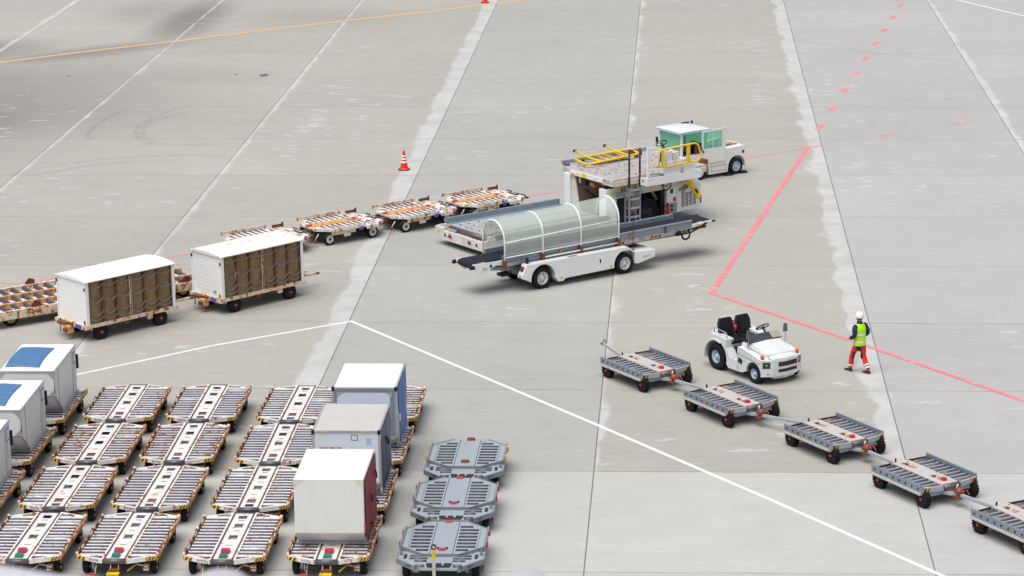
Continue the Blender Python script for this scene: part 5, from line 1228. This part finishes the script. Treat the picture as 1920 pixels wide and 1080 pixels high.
    for x,y in ((.40,-.58),(.42,.66)):
        k=MB(); k.tube([(x,y,.85),(x+.01,y,1.02),(x+.01,y,1.18)],.013,M['galvanised']); k.box(x-.03,x+.03,y-.065,y+.065,1.14,1.36,M['mirror_grey'],top=.014); k.build('mirror',t,bevel=.012)
    f=MB(); f.box(-.24,.08,-.66,.66,.44,.465,M['tan']); f.build('step_floor',t)
    for q in ([(-1.22,.745),(-.42,.70),(-.42,.712),(-1.22,.757)],[(.09,.665),(1.07,.575),(1.07,.585),(.09,.677)],[(.10,.20),(.108,.20),(.12,.66),(.112,.66)]):
        if q[0][0]<-1: continue
        k=MB(); k.prism(q,'y',-.692,-.689,M['dark_metal']); k.build('panel_seam',t)
    k=MB(); k.prism([(-.40,.70),(.04,.66),(.04,.672),(-.40,.715)],'y',-.46,-.44,M['dark_metal']); k.build('panel_seam',t)
    k=MB(); k.prism([(.10,.45),(.27,.40),(.30,.53),(.14,.58)],'y',-.697,-.69,M['dark_metal']); k.build('step_grip',t)
    k=MB(); 
    for i in range(9): k.cyl((1.17+.012*random.uniform(-1,1),-.52+random.uniform(-.05,.05),.33+random.uniform(-.04,.05)),(1.19,-.54,.33),.008,M['rusty_orange'],n=5)
    k.build('chipped_patch',t)
    wheels(t,[(-.85,-.60,.36),(-.85,.60,.36)],.36,.22,.185,M['rim_blue'],hub=M['rim_blue'],hubr=.26)
    wheels(t,[(.78,-.59,.265),(.78,.59,.265)],.265,.20,.145,M['rim_blue'],hub=M['rim_blue'],hubr=.26)
    return t
mk('screen_edge',(.34,.33,.27),rough=.2,dirt=.2)
mk('dark_screen',(.045,.055,.062),rough=.15,dirt=.15)
mk('mirror_grey',(.10,.10,.105),rough=.4,dirt=.1)
make_tractor()

# ------------------------------------------------------------------ walking worker
def skin(name,pts,edges,mats,parent,sub=2,root=0):
    """pts: list of (co, radius or (rx,ry)); grown into one smooth surface"""
    me=D.meshes.new(name); me.from_pydata([p[0] for p in pts],edges,[]); me.update()
    o=D.objects.new(name,me); COL.objects.link(o)
    o.modifiers.new('skin','SKIN').use_smooth_shade=True
    sv=me.skin_vertices[0].data if me.skin_vertices else None
    if sv is None:
        bm=bmesh.new(); bm.from_mesh(me); bm.verts.layers.skin.verify(); bm.to_mesh(me); bm.free(); sv=me.skin_vertices[0].data
    for i,p in enumerate(pts):
        r=p[1]; sv[i].radius=(r,r) if not isinstance(r,tuple) else r; sv[i].use_root=(i==root)
    s=o.modifiers.new('sub','SUBSURF'); s.levels=sub; s.render_levels=sub
    dg=bpy.context.evaluated_depsgraph_get(); dg.update(); m2=D.meshes.new_from_object(o.evaluated_get(dg)); D.objects.remove(o)
    m2.materials.clear(); m2.materials.append(mats); 
    for v in m2.vertices:                                            # soft cloth creases
        if name!='body': v.co+=v.normal*(.014*mnoise.noise(v.co*9)+.008*mnoise.noise(v.co*22))
    for p in m2.polygons: p.use_smooth=True
    return inst(name,m2,parent)
def make_person():
    t=thing('person','person walking away in a white helmet, yellow green vest and red trousers','person',(4.88,66.10,0),R(130)); t.scale=(.965,)*3
    P=[((0,0,.90),(.125,.10)),((.01,0,1.06),(.125,.10)),((.02,0,1.24),(.145,.105)),((.02,0,1.37),(.09,.075)),((.03,0,1.45),.05),((.045,0,1.53),(.072,.085)),((.04,0,1.62),(.075,.09))]
    E_=[(0,1),(1,2),(2,3),(3,4),(4,5),(5,6)]
    def chain(start,lst):
        k=start
        for p in lst: P.append(p); E_.append((k,len(P)-1)); k=len(P)-1
        return k
    chain(0,[((.03,.09,.84),.085),((.19,.10,.48),.055),((.25,.10,.11),.035),((.28,.10,.06),.026),((.38,.112,.05),.018)])
    chain(0,[((-.02,-.09,.84),.085),((-.06,-.10,.47),.055),((-.25,-.10,.12),.04),((-.22,-.10,.06),.026),((-.12,-.112,.05),.018)])
    for s in (-1,1):
        e=chain(2,[((.0,s*.19,1.36),.055),((-.07,s*.27,1.10),.042),((.15,s*.215,.985),.03),((.20,s*.19,.975),(.026,.02))])
        for k in range(4):                                            # four fingers and the thumb, curled in front of the belt
            dy=(k-1.5)*.019; L=(.030,.036,.034,.026)[k]
            chain(e,[((.235,s*(.185)+dy,.97),.0085),((.235+L,s*.18+dy,.955),.008),((.24+L,s*.175+dy,.925),.007)])
        chain(e,[((.21,s*.155,.985),.009),((.24,s*.14,.985),.008)])
    body=skin('body',P,E_,M['skin'],t)
    f=MB()
    for s in (-1,1): f.lathe([(.001,-.012),(.022,-.006),(.024,.006),(.001,.012)],M['skin'],'y',10,(.03,s*.083,1.535))
    f.lathe([(.001,0),(.014,.012),(.001,.024)],M['skin'],'x',8,(.115,0,1.535)); f.box(.118,.124,-.022,.022,1.494,1.500,M['maroon'])
    for s in (-1,1): f.cyl((.110,s*.030,1.565),(.119,s*.030,1.565),.009,M['black_plastic'],n=8)
    f.build('face',t)
    # trousers: pelvis and both legs
    Q=[((0,0,.92),(.155,.125)),((0,0,.84),(.145,.12)),((.05,.095,.74),.098),((.19,.10,.48),.078),((.25,.10,.075),.070),((-.02,-.095,.74),.098),((-.06,-.10,.47),.078),((-.265,-.10,.085),.070)]
    skin('trousers',Q,[(0,1),(1,2),(2,3),(3,4),(1,5),(5,6),(6,7)],M['red_cloth'],t)
    b=MB()
    def band(p,q,a,c,r):
        p,q=Vector(p),Vector(q); b.cyl(p.lerp(q,a),p.lerp(q,c),r,M['silver_tape'],n=16,cap=False)
    band((.19,.10,.48),(.25,.10,.10),.66,.80,.080)
    for a in (.60,.80): band((-.06,-.10,.47),(-.255,-.10,.13),a,a+.12,.080)
    b.build('leg_bands',t)
    k=MB(); k.box(-.145,-.07,.05,.16,.66,.76,M['black_plastic'],top=.01); k.box(-.10,-.02,.13,.18,.70,.80,M['navy_cloth'],top=.01); k.build('tool_pouch',t,bevel=.01)
    k=MB(); k.prism([(-.01,.62),(.07,.62),(.13,.44),(.06,.40)],'y',.165,.18,M['navy_cloth']); k.prism([(-.09,.60),(-.02,.62),(-.02,.42),(-.10,.40)],'y',-.03,-.02,M['navy_cloth']); k.build('knee_patch',t)
    # sleeves, collar
    for s in (-1,1): skin('sleeve',[((.0,s*.12,1.37),.085),((.0,s*.20,1.345),.078),((-.07,s*.275,1.10),.068),((.14,s*.22,.99),.05)],[(0,1),(1,2),(2,3)],M['navy_cloth'],t)
    c=MB(); c.lathe([(.10,1.385),(.085,1.43),(.075,1.475),(.065,1.47)],M['navy_cloth'],'z',18,(.02,0,0)); c.build('collar',t)
    # vest as elliptical rings
    def ring(z,rx,ry,cx,n=26): return [(cx+rx*math.cos(2*PI*i/n),ry*math.sin(2*PI*i/n)*(1+.05*math.sin(2.2*i+9*z)),z) for i in range(n+1)]
    prof=[(.80,.150,.190,.0),(.86,.150,.188,.0),(.93,.145,.182,.0),(1.02,.140,.180,.005),(1.12,.145,.190,.01),(1.22,.148,.200,.012),(1.31,.14,.195,.015),(1.37,.115,.16,.018),(1.415,.085,.10,.02)]
    v=MB(); v.sheet([ring(*p) for p in prof],M['vest']); v.build('vest',t)
    s_=MB()
    for z0,z1 in ((1.09,1.145),(.885,.935)):
        def at_(z):
            for (a,b_) in zip(prof[:-1],prof[1:]):
                if a[0]<=z<=b_[0]:
                    u=(z-a[0])/(b_[0]-a[0]); return ring(z,a[1]+(b_[1]-a[1])*u+.005,a[2]+(b_[2]-a[2])*u+.005,a[3]+(b_[3]-a[3])*u)
        s_.sheet([at_(z0),at_(z1)],M['silver_tape'])
    s_.build('reflective_band',t)
    for x,y,dx in ((.27,.10,1),(-.24,-.10,1)):
        m=MB(); rows=[]
        for k,(xx,wy,h) in enumerate(((-.075,.030,.06),(-.06,.042,.105),(0,.045,.11),(.05,.045,.085),(.12,.052,.06),(.18,.04,.045),(.205,.015,.02))):
            rows.append([(x+xx,y+wy*math.cos(a),max(.004,h*.5+h*.5*math.sin(a))) for a in [2*PI*i/12 for i in range(13)]])
        m.sheet(rows,M['shoe']); m.build('shoe',t)
    hl=MB(); n=20
    hl.lathe([(.118,1.585),(.122,1.60),(.120,1.65),(.105,1.695),(.07,1.725),(.001,1.735)],M['clean_white'],'z',n,(.03,0,0)); hl.prism([(.02,-.115),(.14,-.10),(.19,-.05),(.20,0),(.19,.05),(.14,.10),(.02,.115)],'z',1.583,1.592,M['clean_white']); hl.cyl((.03,0,1.725),(.03,0,1.738),.05,M['clean_white'],n=12); hl.build('helmet',t)
    hb=MB(); hb.lathe([(.112,1.565),(.114,1.588)],M['rim_blue'],'z',n,(.03,0,0)); hb.build('helmet_band',t)
    hr=MB(); hr.lathe([(.078,1.525),(.090,1.54),(.097,1.56),(.100,1.58)],M['hair'],'z',n,(.022,0,0)); 
    hr.f=[f for f in hr.f if sum(hr.v[i][0] for i in f)/4<.05]; hr.m=hr.m[:len(hr.f)]; hr.sm=hr.sm[:len(hr.f)]; hr.build('hair',t)
    return t
make_person()

# ------------------------------------------------------------------ railing of the viewing terrace, far out of focus at the bottom edge
def rounded_cap(m,c,rx,ry,rz,mat):
    rows=[]
    for i in range(9):
        a=PI/2*i/8; rows.append([(c[0]+rx*math.cos(a)**.6*math.cos(2*PI*j/24),c[1]+ry*math.cos(a)**.6*math.sin(2*PI*j/24),c[2]+rz*math.sin(a)) for j in range(25)])
    m.sheet(rows,mat)
def make_railing():
    t=thing('railing','pale blurred terrace railing with rounded posts along the bottom edge','railing',(0,5.4,0))
    zc=[RAILCAPS[0],RAILCAPS[1],RAILCAPS[2]]
    for (x,y,z,rx,rz) in zc:
        m=MB(); rounded_cap(m,(x,y-5.4,z-rz),rx,.09,rz,M['railing_white']); m.cyl((x,y-5.4,z-rz-.0),(x,y-5.4,16.4),rx*.8,M['railing_white'],n=16); m.cyl((x+rx*1.05,y-5.4,z-rz*1.6),(x+rx*1.25,y-5.4,z-rz*1.6),rz*.9,M['railing_grey'],n=14); m.build('post',t)
    m=MB(); m.tube([Vector(p)-Vector((0,5.4,0)) for p in RAILBAR],.05,M['railing_grey'],12); m.build('handrail',t)
    return t
RAILCAPS=[(-1.056,5.51,17.687,.080,.055),(-.352,5.588,17.662,.058,.05),(.363,5.585,17.656,.048,.05)]
RAILBAR=[(-2.4,4.69,18.15),(-1.382,4.869,17.90),(-1.263,4.89,17.871),(-.9,4.95,17.76),(.0,5.1,17.5)]
make_railing()
g=MB(); g.box(-30,30,3.2,6.4,16.2,16.4,M['railing_grey']); struct(g.build('terrace_floor'))

# ------------------------------------------------------------------ camera, sky, sun
cam=D.cameras.new('camera'); co=D.objects.new('camera',cam); COL.objects.link(co); SC.camera=co
RM=((0.999431,-0.002844,0.033602),(0.03321,0.256017,-0.966102),(-0.005855,0.966668,0.255966))
m4=Matrix(RM).to_4x4(); m4.translation=Vector((0,0,19.8337)); co.matrix_world=m4
cam.sensor_width=36; cam.lens=4800/1920*36; cam.shift_x=-(1109-960)/1920; cam.clip_end=3000; cam.clip_start=.1
cam.dof.use_dof=True; cam.dof.focus_distance=76; cam.dof.aperture_fstop=5.0
wd=D.worlds.new('World'); SC.world=wd; wd.use_nodes=True; nt=wd.node_tree; nt.nodes.clear()
sk=nt.nodes.new('ShaderNodeTexSky'); sk.sky_type='NISHITA'; sk.sun_disc=False; sk.sun_elevation=R(58); sk.sun_rotation=R(200); sk.air_density=1.0; sk.dust_density=4.0; sk.ozone_density=.6
hsn=nt.nodes.new('ShaderNodeHueSaturation'); hsn.inputs['Saturation'].default_value=.55
bg=nt.nodes.new('ShaderNodeBackground'); bg.inputs[1].default_value=.10; out=nt.nodes.new('ShaderNodeOutputWorld')
nt.links.new(sk.outputs[0],hsn.inputs['Color']); nt.links.new(hsn.outputs[0],bg.inputs[0]); nt.links.new(bg.outputs[0],out.inputs[0])
sl=D.lights.new('sun','SUN'); so=D.objects.new('sun',sl); COL.objects.link(so); sl.energy=1.8; sl.angle=R(60); sl.color=(1,.985,.955)
el,az=R(70),R(215)                                                  # the sun stands behind the viewer, to the left
dirv=Vector((math.sin(az)*math.cos(el),math.cos(az)*math.cos(el),math.sin(el)))
so.rotation_euler=dirv.to_track_quat('Z','Y').to_euler(); sk.sun_rotation=az; sk.sun_elevation=el
SC.view_settings.view_transform='Standard'; SC.view_settings.look='None'; SC.view_settings.gamma=1; SC.view_settings.exposure=0.5
SC.render.engine='CYCLES'; SC.cycles.max_bounces=6; SC.cycles.transparent_max_bounces=12; SC.cycles.use_denoising=True
SC.render.resolution_x=1024; SC.render.resolution_y=576
